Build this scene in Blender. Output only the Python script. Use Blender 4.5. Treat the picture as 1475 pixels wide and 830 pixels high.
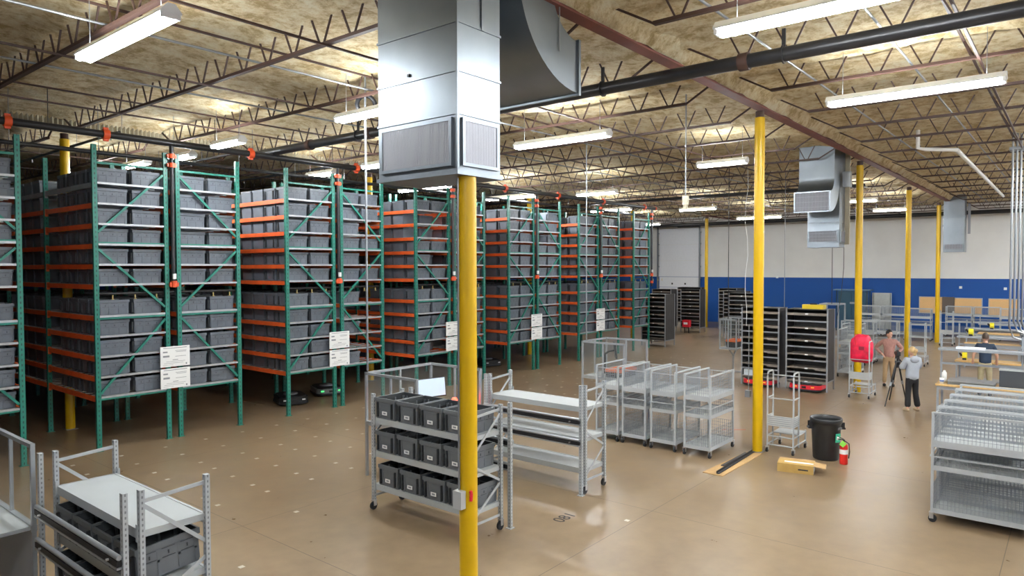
import bpy, math, random
from mathutils import Vector, Matrix
PI = math.pi
random.seed(7)
for o in list(bpy.data.objects): bpy.data.objects.remove(o)
S = bpy.context.scene
C = S.collection
# ------------------------------------------------------------------ camera
CH = 3.8
YAW, PITCH, ROLL, FPX = math.radians(39.18), math.radians(1.69), math.radians(-0.14), 1002.7
fw = Vector((math.cos(PITCH)*math.cos(YAW), math.cos(PITCH)*math.sin(YAW), -math.sin(PITCH)))
rt = Vector((math.sin(YAW), -math.cos(YAW), 0)); up = rt.cross(fw)
rt, up = rt*math.cos(ROLL)+up*math.sin(ROLL), up*math.cos(ROLL)-rt*math.sin(ROLL)
cd = bpy.data.cameras.new('camera'); cd.sensor_width = 36; cd.lens = 36*FPX/1475; cd.clip_end = 300; cd.clip_start = .05
cam = bpy.data.objects.new('camera', cd); C.objects.link(cam)
M4 = Matrix(((rt.x, up.x, -fw.x, 0), (rt.y, up.y, -fw.y, 0), (rt.z, up.z, -fw.z, CH), (0, 0, 0, 1)))
cam.matrix_world = M4
S.camera = cam
# ------------------------------------------------------------------ world, exposure
w = bpy.data.worlds.new('world'); S.world = w; w.use_nodes = True
w.node_tree.nodes['Background'].inputs[0].default_value = (.8, .88, 1, 1)
w.node_tree.nodes['Background'].inputs[1].default_value = .02
S.view_settings.view_transform = 'Standard'; S.view_settings.look = 'None'
S.view_settings.gamma = 1; S.view_settings.use_curve_mapping = False
S.view_settings.exposure = 1.0
TUBE = 76.0         # radiance of the tubes
LAMP_W = 20.0       # watts of one 2.4 m strip light
LAMP_COL = (.95, .98, 1.0)
CEIL_FILL = 1.3         # added upward fill brightening the ceiling foam, as a ratio of LAMP_W

# ------------------------------------------------------------------ materials
MATS = {}
def mat(name, col, rough=.5, metal=0., noise=0., nscale=8., bump=0., bscale=30., emit=0., alpha=1., spec=.5, trans=0., col2=None):
    if name in MATS: return MATS[name]
    m = bpy.data.materials.new(name); m.use_nodes = True
    nt = m.node_tree; b = nt.nodes['Principled BSDF']
    b.inputs['Base Color'].default_value = (*col, 1); b.inputs['Roughness'].default_value = rough
    b.inputs['Metallic'].default_value = metal; b.inputs['Specular IOR Level'].default_value = spec
    if trans: b.inputs['Transmission Weight'].default_value = trans
    if alpha < 1: b.inputs['Alpha'].default_value = alpha
    if emit:
        b.inputs['Emission Color'].default_value = (*(col if emit < 5 else LAMP_COL), 1); b.inputs['Emission Strength'].default_value = emit
    tc = nt.nodes.new('ShaderNodeTexCoord')
    if noise or col2:
        n = nt.nodes.new('ShaderNodeTexNoise'); n.inputs['Scale'].default_value = nscale; n.inputs['Detail'].default_value = 6
        nt.links.new(tc.outputs['Object'], n.inputs['Vector'])
        r = nt.nodes.new('ShaderNodeValToRGB')
        c2 = col2 or tuple(c*(1-noise) for c in col)
        r.color_ramp.elements[0].color = (*c2, 1); r.color_ramp.elements[1].color = (*(tuple(min(1, c*(1+noise*.5)) for c in col)), 1)
        r.color_ramp.elements[0].position = .3; r.color_ramp.elements[1].position = .7
        nt.links.new(n.outputs[0], r.inputs[0]); nt.links.new(r.outputs[0], b.inputs['Base Color'])
    if bump:
        n2 = nt.nodes.new('ShaderNodeTexNoise'); n2.inputs['Scale'].default_value = bscale; n2.inputs['Detail'].default_value = 5
        nt.links.new(tc.outputs['Object'], n2.inputs['Vector'])
        bp = nt.nodes.new('ShaderNodeBump'); bp.inputs['Strength'].default_value = bump; bp.inputs['Distance'].default_value = .02
        nt.links.new(n2.outputs[0], bp.inputs['Height']); nt.links.new(bp.outputs[0], b.inputs['Normal'])
    MATS[name] = m
    return m
def nodes_of(m):
    nt = m.node_tree
    return nt, nt.nodes['Principled BSDF'], nt.nodes.new, nt.links.new
def math_node(nt, op, a, b=None, v=None):
    n = nt.nodes.new('ShaderNodeMath'); n.operation = op
    for i, x in enumerate((a, b)):
        if x is None: continue
        if isinstance(x, (int, float)): n.inputs[i].default_value = x
        else: nt.links.new(x, n.inputs[i])
    return n.outputs[0]
def punched(name, col, hole, pitch, rough=.45, metal=0., w=.011, noise=.12):
    """painted steel post with a row of punched slots, in object space"""
    if name in MATS: return MATS[name]
    m = mat(name, col, rough, metal)
    nt, b, new, ln = nodes_of(m)
    tc = new('ShaderNodeTexCoord'); sp = new('ShaderNodeSeparateXYZ'); ln(tc.outputs['Object'], sp.inputs[0])
    fr = math_node(nt, 'FRACT', math_node(nt, 'DIVIDE', sp.outputs[2], pitch))
    zin = math_node(nt, 'LESS_THAN', math_node(nt, 'ABSOLUTE', math_node(nt, 'SUBTRACT', fr, .5)), .22)
    xi = math_node(nt, 'LESS_THAN', math_node(nt, 'ABSOLUTE', sp.outputs[0]), w)
    yi = math_node(nt, 'LESS_THAN', math_node(nt, 'ABSOLUTE', sp.outputs[1]), w)
    f = math_node(nt, 'MULTIPLY', zin, math_node(nt, 'MAXIMUM', xi, yi))
    n = new('ShaderNodeTexNoise'); n.inputs['Scale'].default_value = 5; ln(tc.outputs['Object'], n.inputs['Vector'])
    mx0 = new('ShaderNodeMix'); mx0.data_type = 'RGBA'; mx0.inputs[6].default_value = (*col, 1); mx0.inputs[7].default_value = (*(c*(1-2*noise) for c in col), 1)
    ln(n.outputs[0], mx0.inputs[0])
    mx = new('ShaderNodeMix'); mx.data_type = 'RGBA'; ln(f, mx.inputs[0]); ln(mx0.outputs[2], mx.inputs[6]); mx.inputs[7].default_value = (*hole, 1)
    ln(mx.outputs[2], b.inputs['Base Color'])
    return m

green = mat('rack_green', (.012, .19, .14), .4, noise=.2)
green_p = punched('rack_green_punched', (.012, .19, .14), (.004, .03, .025), .1, .4, w=.01)
orange = mat('rack_orange', (.80, .13, .025), .45, noise=.15, nscale=3)
silver = mat('zinc_rail', (.40, .42, .44), .4, .6, noise=.1)
steel_gal = mat('galvanised_duct', (.235, .265, .295), .40, .9, noise=.12, nscale=1.5, bump=.05, bscale=3)
grille_m = mat('grille_grey', (.33, .34, .38), .5, .3)
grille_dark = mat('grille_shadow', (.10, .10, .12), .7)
yellow = mat('column_yellow', (.64, .40, .0), .32, noise=.08, nscale=2, spec=.5)
blackpipe = mat('black_pipe', (.022, .023, .026), .35, .2, noise=.2, nscale=4)
redbeam = mat('girder_red', (.17, .045, .03), .6, noise=.3, nscale=2)
joist_m = mat('joist_brown', (.060, .030, .022), .55, noise=.3, nscale=2)
white_p = punched('cart_post_white', (.40, .43, .45), (.16, .17, .18), .05, .4, w=.007, noise=.06)
white_m = mat('cart_white', (.40, .43, .45), .4, noise=.05)
shelf_m = mat('shelf_white', (.38, .41, .42), .42, noise=.04, nscale=3)
alu = mat('aluminium_profile', (.44, .47, .50), .3, .55, noise=.06)
caster_m = mat('caster_black', (.012, .014, .018), .5)
zinc = mat('caster_zinc', (.5, .5, .5), .3, .8)
tote_m = mat('tote_grey', (.118, .138, .168), .42, noise=.1, nscale=6)
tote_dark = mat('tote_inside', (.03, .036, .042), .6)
tote_cart = mat('tote_charcoal', (.125, .140, .155), .42, noise=.1, nscale=6)
card_m = mat('label_card', (.8, .82, .82), .5)
ink = mat('black_ink', (.02, .02, .025), .6)
inkgrey = mat('grey_ink', (.25, .27, .30), .6)
red_m = mat('coupling_orange', (.75, .09, .02), .45, noise=.1)
red2 = mat('robot_red', (.70, .02, .04), .35)
blackm = mat('black_plastic', (.012, .013, .016), .45, noise=.2)
shelfblk = mat('shelf_side_black', (.028, .027, .028), .6, noise=.25, nscale=3, bump=.1)
shelfrail = mat('shelf_rail_grey', (.30, .32, .35), .4, .4)
shelfboard = mat('shelf_board', (.24, .21, .18), .6, noise=.15)
board = mat('cardboard', (.50, .32, .14), .75, noise=.12, nscale=10)
carton = mat('carton_yellow', (.48, .31, .09), .7, noise=.1, nscale=10)
wood = mat('bench_wood', (.62, .40, .16), .45, noise=.18, nscale=12)
benchm = mat('bench_grey', (.30, .33, .37), .45, .2)
cork = mat('cork', (.72, .45, .20), .8, noise=.12, nscale=40)
glassy = mat('clear_panel', (.35, .38, .38), .08, alpha=.07)
lampw = mat('lamp_housing', (.80, .82, .84), .4)
tube_m = mat('lamp_tube', (.95, .98, 1.0), .4, emit=TUBE)
conduit = mat('conduit_grey', (.30, .32, .34), .35, .7)
wire_m = mat('wire_steel', (.30, .33, .36), .4, .4)

# ------------------------------------------------------------------ mesh builder
class MB:
    def __init__(s): s.v = []; s.f = []; s.mi = []; s.cur = 0; s.sm = []; s.smooth = False
    def add(s, vs, fs):
        k = len(s.v); s.v += [tuple(v) for v in vs]
        for f in fs: s.f.append(tuple(i+k for i in f)); s.mi.append(s.cur); s.sm.append(s.smooth)
        return s
    def box(s, a, b, taper=0.):
        (x0, y0, z0), (x1, y1, z1) = a, b; t = taper
        return s.add([(x0+t, y0+t, z0), (x1-t, y0+t, z0), (x1-t, y1-t, z0), (x0+t, y1-t, z0), (x0, y0, z1), (x1, y0, z1), (x1, y1, z1), (x0, y1, z1)],
                     [(0, 3, 2, 1), (4, 5, 6, 7), (0, 1, 5, 4), (1, 2, 6, 5), (2, 3, 7, 6), (3, 0, 4, 7)])
    def cbox(s, c, d): return s.box((c[0]-d[0]/2, c[1]-d[1]/2, c[2]-d[2]/2), (c[0]+d[0]/2, c[1]+d[1]/2, c[2]+d[2]/2))
    def bar(s, p, q, wd=.03, h=None, upv=(0, 0, 1)):
        h = h or wd; p = Vector(p); q = Vector(q); d = (q-p).normalized(); u = Vector(upv)
        if abs(d.dot(u)) > .98: u = Vector((1, 0, 0))
        a = d.cross(u).normalized()*wd/2; b = a.cross(d).normalized()*h/2
        vs = [p-a-b, p+a-b, p+a+b, p-a+b, q-a-b, q+a-b, q+a+b, q-a+b]
        return s.add(vs, [(0, 1, 2, 3), (7, 6, 5, 4), (0, 4, 5, 1), (1, 5, 6, 2), (2, 6, 7, 3), (3, 7, 4, 0)])
    def tube(s, pts, r, n=8, cap=True, radii=None):
        pts = [Vector(p) for p in pts]; rings = []; sm = s.smooth; s.smooth = True
        for i, p in enumerate(pts):
            d = (pts[min(i+1, len(pts)-1)]-pts[max(i-1, 0)]).normalized()
            u = Vector((0, 0, 1)) if abs(d.z) < .95 else Vector((1, 0, 0))
            a = d.cross(u).normalized(); b = a.cross(d).normalized(); rr = radii[i] if radii else r
            rings.append([p+(a*math.cos(t)+b*math.sin(t))*rr for t in [2*PI*j/n for j in range(n)]])
        vs = [v for rg in rings for v in rg]; fs = []
        for i in range(len(pts)-1):
            for j in range(n):
                k = (j+1) % n; fs.append((i*n+j, i*n+k, (i+1)*n+k, (i+1)*n+j))
        s.add(vs, fs); s.smooth = False
        if cap: s.add(rings[0], [tuple(range(n))[::-1]]); s.add(rings[-1], [tuple(range(n))])
        s.smooth = sm
        return s
    def lathe(s, prof, n=20, c=(0, 0, 0)):
        vs = []; fs = []; sm = s.smooth; s.smooth = True
        for r, z in prof:
            for j in range(n):
                t = 2*PI*j/n; vs.append((c[0]+r*math.cos(t), c[1]+r*math.sin(t), c[2]+z))
        for i in range(len(prof)-1):
            for j in range(n):
                k = (j+1) % n; fs.append((i*n+j, i*n+k, (i+1)*n+k, (i+1)*n+j))
        s.add(vs, fs); s.smooth = sm
        return s
    def prism(s, poly, y0, y1):
        """poly in (x,z) extruded along y"""
        n = len(poly)
        s.add([(x, y0, z) for x, z in poly]+[(x, y1, z) for x, z in poly],
              [tuple(range(n)), tuple(range(2*n-1, n-1, -1))]+[(i, i+n, (i+1) % n+n, (i+1) % n) for i in range(n)])
        return s
    def ellipsoid(s, c, r, n=12, m=8):
        prof = []; vs = []; fs = []; sm = s.smooth; s.smooth = True
        for i in range(m+1):
            t = PI*i/m
            for j in range(n):
                p = 2*PI*j/n; vs.append((c[0]+r[0]*math.sin(t)*math.cos(p), c[1]+r[1]*math.sin(t)*math.sin(p), c[2]-r[2]*math.cos(t)))
        for i in range(m):
            for j in range(n):
                k = (j+1) % n; fs.append((i*n+j, i*n+k, (i+1)*n+k, (i+1)*n+j))
        s.add(vs, fs); s.smooth = sm
        return s
    def mesh(s, name, mats):
        me = bpy.data.meshes.new(name); me.from_pydata(s.v, [], s.f)
        for m in (mats if isinstance(mats, (list, tuple)) else [mats]): me.materials.append(m)
        me.polygons.foreach_set('material_index', s.mi); me.polygons.foreach_set('use_smooth', s.sm)
        me.update(); return me
    def build(s, name, mats, parent=None, loc=(0, 0, 0), kind=None):
        return obj(name, s.mesh(name, mats), parent, loc, kind=kind)
def obj(name, me, parent=None, loc=(0, 0, 0), rot=(0, 0, 0), kind=None, label=None):
    o = bpy.data.objects.new(name, me); C.objects.link(o); o.location = loc; o.rotation_euler = rot
    if parent: o.parent = parent
    if kind: o['kind'] = kind
    if label: o['label'] = label
    return o
def tag(o, label, cat, group=None, kind=None):
    o['label'] = label; o['category'] = cat
    if group: o['group'] = group
    if kind: o['kind'] = kind
    return o
def thing(name, label, cat, loc=(0, 0, 0), rotz=0, group=None):
    o = bpy.data.objects.new(name, None); C.objects.link(o); o.empty_display_size = .1
    o.location = loc; o.rotation_euler = (0, 0, rotz)
    return tag(o, label, cat, group)
def struct(name, mb, m, parent=None):
    o = mb.build(name, m, parent)
    if not parent: o['kind'] = 'structure'
    return o
def copy_tree(root, label, loc, rotz=0, parent=None):
    c = root.copy(); C.objects.link(c); c.location = loc; c.rotation_euler = (0, 0, rotz); c['label'] = label
    for ch in [o for o in root.children]:
        d = ch.copy(); C.objects.link(d); d.parent = c
        for g in [o for o in ch.children]:
            e = g.copy(); C.objects.link(e); e.parent = d
    return c
ORD = ['first', 'second', 'third', 'fourth', 'fifth', 'sixth', 'seventh', 'eighth', 'ninth', 'tenth', 'eleventh', 'twelfth']

# ================================================================== SETTING
RX0, RX1, RY0, RY1, DECK = -8., 46.2, -8., 34., 7.5
# floor
fm = mat('floor_concrete', (.33, .25, .165), .3)
nt, b, new, ln = nodes_of(fm)
tc = new('ShaderNodeTexCoord')
n1 = new('ShaderNodeTexNoise'); n1.inputs['Scale'].default_value = .35; n1.inputs['Detail'].default_value = 8; n1.inputs['Roughness'].default_value = .6; ln(tc.outputs['Object'], n1.inputs['Vector'])
n2 = new('ShaderNodeTexNoise'); n2.inputs['Scale'].default_value = 4; n2.inputs['Detail'].default_value = 8; ln(tc.outputs['Object'], n2.inputs['Vector'])
mxn = new('ShaderNodeMix'); mxn.inputs[0].default_value = .4; ln(n1.outputs[0], mxn.inputs[2]); ln(n2.outputs[0], mxn.inputs[3])
rp = new('ShaderNodeValToRGB'); rp.color_ramp.elements[0].position = .3; rp.color_ramp.elements[1].position = .72
rp.color_ramp.elements[0].color = (.165, .113, .066, 1); rp.color_ramp.elements[1].color = (.305, .225, .138, 1)
ln(mxn.outputs[0], rp.inputs[0])
# control joints every 4.3 m
sp = new('ShaderNodeSeparateXYZ'); ln(tc.outputs['Object'], sp.inputs[0])
def jointmask(o, per, off):
    f = math_node(nt, 'FRACT', math_node(nt, 'DIVIDE', math_node(nt, 'ADD', o, off), per))
    return math_node(nt, 'LESS_THAN', math_node(nt, 'ABSOLUTE', math_node(nt, 'SUBTRACT', f, .5)), .0012)
jm = math_node(nt, 'MAXIMUM', jointmask(sp.outputs[0], 4.35, -9.7+2.175), jointmask(sp.outputs[1], 4.4, -5.1+2.2))
mj = new('ShaderNodeMix'); mj.data_type = 'RGBA'; ln(jm, mj.inputs[0]); ln(rp.outputs[0], mj.inputs[6]); mj.inputs[7].default_value = (.09, .065, .045, 1)
ln(mj.outputs[2], b.inputs['Base Color'])
rr = new('ShaderNodeMapRange'); rr.inputs[3].default_value = .22; rr.inputs[4].default_value = .42; ln(n2.outputs[0], rr.inputs[0]); ln(rr.outputs[0], b.inputs['Roughness'])
floor = struct('floor', MB().box((RX0, RY0, -.2), (RX1, RY1, 0)), fm)
# robot floor markers (plain white stickers), children of the floor
stick = mat('sticker_white', (.55, .53, .48), .5)
sme = MB().box((-.035, -.035, 0), (.035, .035, .002)).mesh('floor_marker', stick)
ys = [15.0, 14.14, 13.27, 12.67, 11.92, 11.17, 10.65]
for k in range(-2, 24):
    for j, y in enumerate(ys):
        if k > 6 and j > 4: continue
        x = 5.85+.88*k-.061*(15-y)+.88
        if k > 3 and j > 5: continue
        obj('floor_marker', sme, floor, (x, y, 0))
for x, y in ((9.1, 5.2), (6.2, 9.4), (4.6, 8.2), (12.0, 9.9), (17.2, 11.6), (19.4, 12.3), (21.6, 12.8), (18.2, 8.2)):
    obj('floor_marker', sme, floor, (x, y, 0))
# painted 081
def text_mesh(txt, size, m, extrude=.0005):
    cu = bpy.data.curves.new('txt', 'FONT'); cu.body = txt; cu.size = size; cu.extrude = extrude; cu.align_x = 'CENTER'; cu.align_y = 'CENTER'
    t = bpy.data.objects.new('txt', cu); C.objects.link(t)
    bpy.context.view_layer.update()
    me = bpy.data.meshes.new_from_object(t.evaluated_get(bpy.context.evaluated_depsgraph_get()))
    bpy.data.objects.remove(t); me.materials.clear(); me.materials.append(m)
    return me
obj('floor_number', text_mesh('081', .28, ink), floor, (8.61, 5.99, .003))
obj('floor_tape', MB().box((0, 0, 0), (.55, .04, .002)).mesh('floor_tape', mat('red_tape', (.6, .1, .04), .5)), floor, (15.6, 6.4, 0), (0, 0, -.9))
# ceiling: sprayed foam under the deck
foam = mat('sprayed_foam', (.55, .45, .26), .85)
nt, b, new, ln = nodes_of(foam)
tc = new('ShaderNodeTexCoord')
n1 = new('ShaderNodeTexNoise'); n1.inputs['Scale'].default_value = 3.6; n1.inputs['Detail'].default_value = 12; n1.inputs['Roughness'].default_value = .75; ln(tc.outputs['Object'], n1.inputs['Vector'])
rp = new('ShaderNodeValToRGB'); e = rp.color_ramp.elements; e[0].position = .40; e[1].position = .60
e[0].color = (.52, .37, .16, 1); e[1].color = (.89, .80, .57, 1); k = e.new(.5); k.color = (.78, .64, .37, 1)
ln(n1.outputs[0], rp.inputs[0]); ln(rp.outputs[0], b.inputs['Base Color'])
n2 = new('ShaderNodeTexNoise'); n2.inputs['Scale'].default_value = 6; n2.inputs['Detail'].default_value = 10; n2.inputs['Roughness'].default_value = .75; ln(tc.outputs['Object'], n2.inputs['Vector'])
bp = new('ShaderNodeBump'); bp.inputs['Strength'].default_value = 1.0; bp.inputs['Distance'].default_value = .16; ln(n2.outputs[0], bp.inputs['Height']); ln(bp.outputs[0], b.inputs['Normal'])
JX = [3.75+2.17*k for k in range(-5, 20)]
GY = [5.05, 18.2, 31.4]
cm = MB(); cm.smooth = True; st = .14
nx, ny = int((RX1-RX0)/st)+1, int((RY1-RY0)/st)+1
from mathutils import noise as mn
for i in range(nx+1):
    for j in range(ny+1):
        x, y = RX0+(RX1-RX0)*i/nx, RY0+(RY1-RY0)*j/ny
        d = min(abs(x-q) for q in JX); g = min(abs(y-q) for q in GY)
        z = DECK-.19-.06*math.exp(-(d/.22)**2)-.08*math.exp(-(g/.5)**2)-.04*mn.noise((x*.9, y*.9, 0))-.035*mn.noise((x*2.3, y*2.3, 4))-.03*mn.noise((x*5.1, y*5.1, 2))
        cm.v.append((x, y, z))
fs = []
for i in range(nx):
    for j in range(ny):
        a = i*(ny+1)+j; fs.append((a, a+1, a+ny+2, a+ny+1))
cm.f = fs; cm.mi = [0]*len(fs); cm.sm = [True]*len(fs)
ceil = cm.build('ceiling', foam); ceil['kind'] = 'structure'
slab = MB().box((RX0, RY0, DECK+.12), (RX1, RY1, DECK+.25)).build('roof_slab', mat('roof_deck', (.4, .4, .4), .7), ceil)
# bar joists: chords + bent-rod web, children of the ceiling
def joist_meshes(L, e0, e1):
    c = MB(); c.bar((0, 0, 7.38), (0, L, 7.38), .09, .05)
    c.bar((0, e0, 6.90), (0, L-e1, 6.90), .075, .045)
    wb = MB(); n = int((L-e0-e1)/.66); p = (L-e0-e1)/n
    for i in range(n):
        y = e0+p*i
        wb.bar((0, y+p*.44, 6.91), (0, y+p*.10, 7.37), .022); wb.bar((0, y+p*.56, 6.91), (0, y+p*.90, 7.37), .022)
    wb.bar((0, e0, 6.90), (0, .05, 7.30), .03); wb.bar((0, L-e1, 6.90), (0, L-.05, 7.30), .03)
    return c.mesh('bar_joist', joist_m), wb.mesh('web', joist_m)
jspan = [(RY0+.05, GY[0]-RY0-.1), (GY[0]+.05, GY[1]-GY[0]-.1), (GY[1]+.05, GY[2]-GY[1]-.1)]
for y0, L in jspan:
    cme, wme = joist_meshes(L, .75, .75)
    for x in JX:
        if not RX0+.3 < x < RX1-.3: continue
        jo = obj('bar_joist', cme, ceil, (x, y0, 0)); obj('web', wme, jo)
bl = MB().bar((RX0+.1, 0, 6.87), (RX1-.1, 0, 6.87), .035, .03).mesh('bridging_bar', joist_m)
for y in (-2.0, 1.2, 8.1, 11.4, 14.8, 21.5, 25.): obj('bridging_bar', bl, ceil, (0, y, 0))
bl2 = MB().bar((RX0+.1, 0, 7.18), (RX1-.1, 0, 7.18), .035, .03).mesh('bridging_bar', joist_m)
for y in (-1.8, 1.4, 9.8, 15.0): obj('bridging_bar', bl2, ceil, (0, y, 0))
bc = MB().tube([(RX0+.1, 0, 6.98), (RX1-.1, 0, 6.98)], .018, 6).mesh('conduit_run', conduit)
for y in (3.55, 2.1, 9.9, 12.6): obj('conduit_run', bc, ceil, (0, y, 0))
# girders on the column lines
for i, gy in enumerate(GY):
    g = MB(); g.bar((RX0+.1, gy, 7.0), (RX1-.1, gy, 7.0), .21, .03); g.bar((RX0+.1, gy, 7.2), (RX1-.1, gy, 7.2), .03, .4)
    g.bar((RX0+.1, gy, 7.39), (RX1-.1, gy, 7.39), .21, .03)
    gd = g.build('girder', redbeam, ceil)
    f = MB()
    f.smooth = True                                                  # overspray of foam along the upper web
    N = 220; prof = [(-.34, 7.30), (-.2, 7.20), (-.125, 7.08), (-.07, 7.04)]
    for s_ in (1, -1):
        base = len(f.v)
        for q in range(N+1):
            x = RX0+.1+(RX1-RX0-.2)*q/N
            for (yy, zz) in prof: f.v.append((x, gy+s_*(yy+.03*mn.noise((x*1.5, yy*9, i))), zz+.04*mn.noise((x*2, yy*5, 9))))
        for q in range(N):
            for r in range(len(prof)-1):
                a = base+q*len(prof)+r; f.f.append((a, a+1, a+len(prof)+1, a+len(prof))); f.mi.append(0); f.sm.append(True)
    f.build('foam_overspray', foam, gd)
# walls
wm = mat('wall_paint', (.74, .74, .72), .7, noise=.05, nscale=1)
nt, b, new, ln = nodes_of(wm)
tc = new('ShaderNodeTexCoord'); sp = new('ShaderNodeSeparateXYZ'); ln(tc.outputs['Object'], sp.inputs[0])
lo = math_node(nt, 'LESS_THAN', sp.outputs[2], 3.11)
src = b.inputs['Base Color'].links[0].from_socket
mx = new('ShaderNodeMix'); mx.data_type = 'RGBA'; ln(lo, mx.inputs[0]); ln(src, mx.inputs[6]); mx.inputs[7].default_value = (.0, .065, .29, 1); ln(mx.outputs[2], b.inputs['Base Color'])
struct('wall_far', MB().box((RX1, RY0, 0), (RX1+.2, RY1, DECK+.2)), wm)
struct('wall_left', MB().box((RX0, RY1, 0), (RX1, RY1+.2, DECK+.2)), wm)
struct('wall_right', MB().box((RX0, RY0-.2, 0), (RX1, RY0, DECK+.2)), wm)
struct('wall_near', MB().box((RX0-.2, RY0, 0), (RX0, RY1, DECK+.2)), wm)
# overhead dock door on the far wall
dm = mat('dock_door_white', (.76, .78, .82), .5, noise=.03)
door = MB().box((46.14, 20.70, 0), (46.19, 23.72, .05)).build('door_1', dm); door['kind'] = 'structure'
zs = [.05, 1.2, 2.35, 3.10, 4.25, 5.4, 6.55]
for a, b_ in zip(zs[:-1], zs[1:]):
    obj('door_panel', MB().box((46.11, 20.70, a+.012), (46.185, 23.72, b_-.012)).mesh('door_panel', dm), door)
for y in (20.58, 23.80):
    t = MB().box((45.95, y-.05, 0), (46.03, y+.05, 6.75))
    for q in range(8): t.box((46.03, y-.04, .6+.8*q), (46.19, y+.04, .66+.8*q))
    t.build('door_track', mat('track_grey', (.25, .27, .29), .4, .5), door)
MB().tube([(45.9, 20.6, 6.66), (45.9, 22.2, 6.66)], .06, 10).build('spring_tube', blackpipe, door)
for y in (21.7, 22.7): MB().box((46.08, y-.05, 2.55), (46.11, y+.05, 2.67)).build('door_handle', blackm, door)
# roof drop curtain of corrugated sheet behind the racks
cu = MB(); N = 1000
for q in range(N+1):
    x = RX0+.2+(RX1-6-RX0)*q/N; y = 18.0+.025*(1 if q % 2 else -1)
    cu.v += [(x, y, 6.93), (x, y, 7.42)]
for q in range(N): cu.f.append((2*q, 2*q+2, 2*q+3, 2*q+1)); cu.mi.append(0); cu.sm.append(False)
t1 = cu.build('trim_1', mat('corrugated_sheet', (.42, .38, .28), .55, .1, noise=.2, nscale=2)); t1['kind'] = 'structure'
# columns
def column(x, y, label, top=6.99, r=.1, g=None):
    t = thing('steel_column', label, 'column', (x, y, 0), 0, 'yellow steel columns')
    MB().tube([(0, 0, .012), (0, 0, top-.16)], r, 20).build('shaft', yellow, t)
    MB().box((-.125, -.125, 0), (.125, .125, .012)).build('base_plate', conduit, t)
    MB().tube([(0, 0, top-.16), (0, 0, top-.03)], r*.85, 14).build('cap', joist_m, t)
    return t
col1 = column(5.5, 5.1, 'nearest yellow steel column, running down out of the picture under the large duct')
col2 = column(14.24, 5.09, 'yellow steel column standing beside the flattened cardboard and the trash bin')
col3 = column(22.84, 5.15, 'yellow steel column behind the white step cart with the red bag')
col4 = column(31.5, 5.3, 'yellow steel column behind the man in the pink shirt')
col5 = column(40.2, 5.45, 'farthest yellow steel column on the right, left of the cork boards')
for x, l in ((6.1, 'yellow column foot standing inside the aisle between the two leftmost racks'), (15.15, 'yellow column standing inside the racks behind the near kiosk'),
             (23.9, 'yellow column rising between the back to back racks in the middle'), (32.9, 'yellow column standing behind the rightmost rack'), (41.7, 'distant yellow column right of the white dock door')):
    column(x, 18.5 if x < 40 else 18.2, l)
# fittings of the near column
jb = MB().box((-.17, -.05, 1.22), (-.095, .07, 1.41)); jb.build('junction_box', mat('box_grey', (.5, .53, .55), .4, .3), col1)
MB().tube([(-.112, .03, 1.41), (-.112, .03, 4.75)], .012, 8).build('conduit', conduit, col1)
MB().tube([(-.058, -.09, 1.30), (-.055, -.094, 1.37), (-.06, -.09, 1.41)], .018, 8).build('red_tag', red2, col1)

# ================================================================== RACKS
Y0R = 15.7; RD = 1.432; GAP = .262; AIS = 1.334; PER = 2*RD+GAP+AIS; BAY = 2.83
LV = [1.13+.4215*k for k in range(5)]+[3.47+.4215*k for k in range(6)]
ZT = 6.35
post_me = MB().box((-.045, -.035, .01), (.045, .035, ZT)).box((-.07, -.06, 0), (.07, .06, .01)).mesh('upright', green_p)
beam_me = MB().box((-.022, .05, -.10), (.022, BAY-.05, 0)).box((-.03, .035, -.15), (.03, .055, .02)).box((-.03, BAY-.055, -.15), (.03, BAY-.035, .02)).mesh('shelf_beam', orange)
beam_s = bpy.data.meshes.new('shelf_beam'); beam_s = beam_me.copy(); beam_s.materials[0] = silver
rail_me = MB().box((.05, -.03, -.035), (RD-.05, .015, .008)).mesh('front_rail', silver)
dk = MB()
for b_ in range(2):
    for q in range(9): dk.box((.03, BAY*b_+.12+q*.32, -.025), (RD-.03, BAY*b_+.16+q*.32, -.004))
dk_me = dk.mesh('shelf_deck', mat('deck_bar', (.40, .42, .43), .4, .5))
def brace(p, q): return MB().bar(p, q, .045, .045).mesh('brace', green)
BR = {}
for mir in (0, 1):
    f = (lambda x: RD-x) if mir else (lambda x: x)
    BR[mir] = [brace((f(.05), 0, 4.55), (f(RD-.05), 0, 5.85)), brace((f(.05), 0, 4.2), (f(RD-.05), 0, 2.95)), brace((f(RD-.05), 0, 2.68), (f(.05), 0, 1.2))]
HZ = [brace((.05, 0, z), (RD-.05, 0, z)) for z in (1.08, 2.76, 4.33, 5.98)]
rearm = MB()
for b_ in range(2, 5):
    for z in LV:
        for x in (0, RD):
            rearm.cur = 1; rearm.box((x-.022, BAY*b_+.05, z-.1), (x+.022, BAY*(b_+1)-.05, z)); rearm.cur = 0
    for x in (0, RD): rearm.box((x-.045, BAY*(b_+1)-.035, 0), (x+.045, BAY*(b_+1)+.035, ZT))
rear_me = rearm.mesh('rear_bays', [green, orange])
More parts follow.
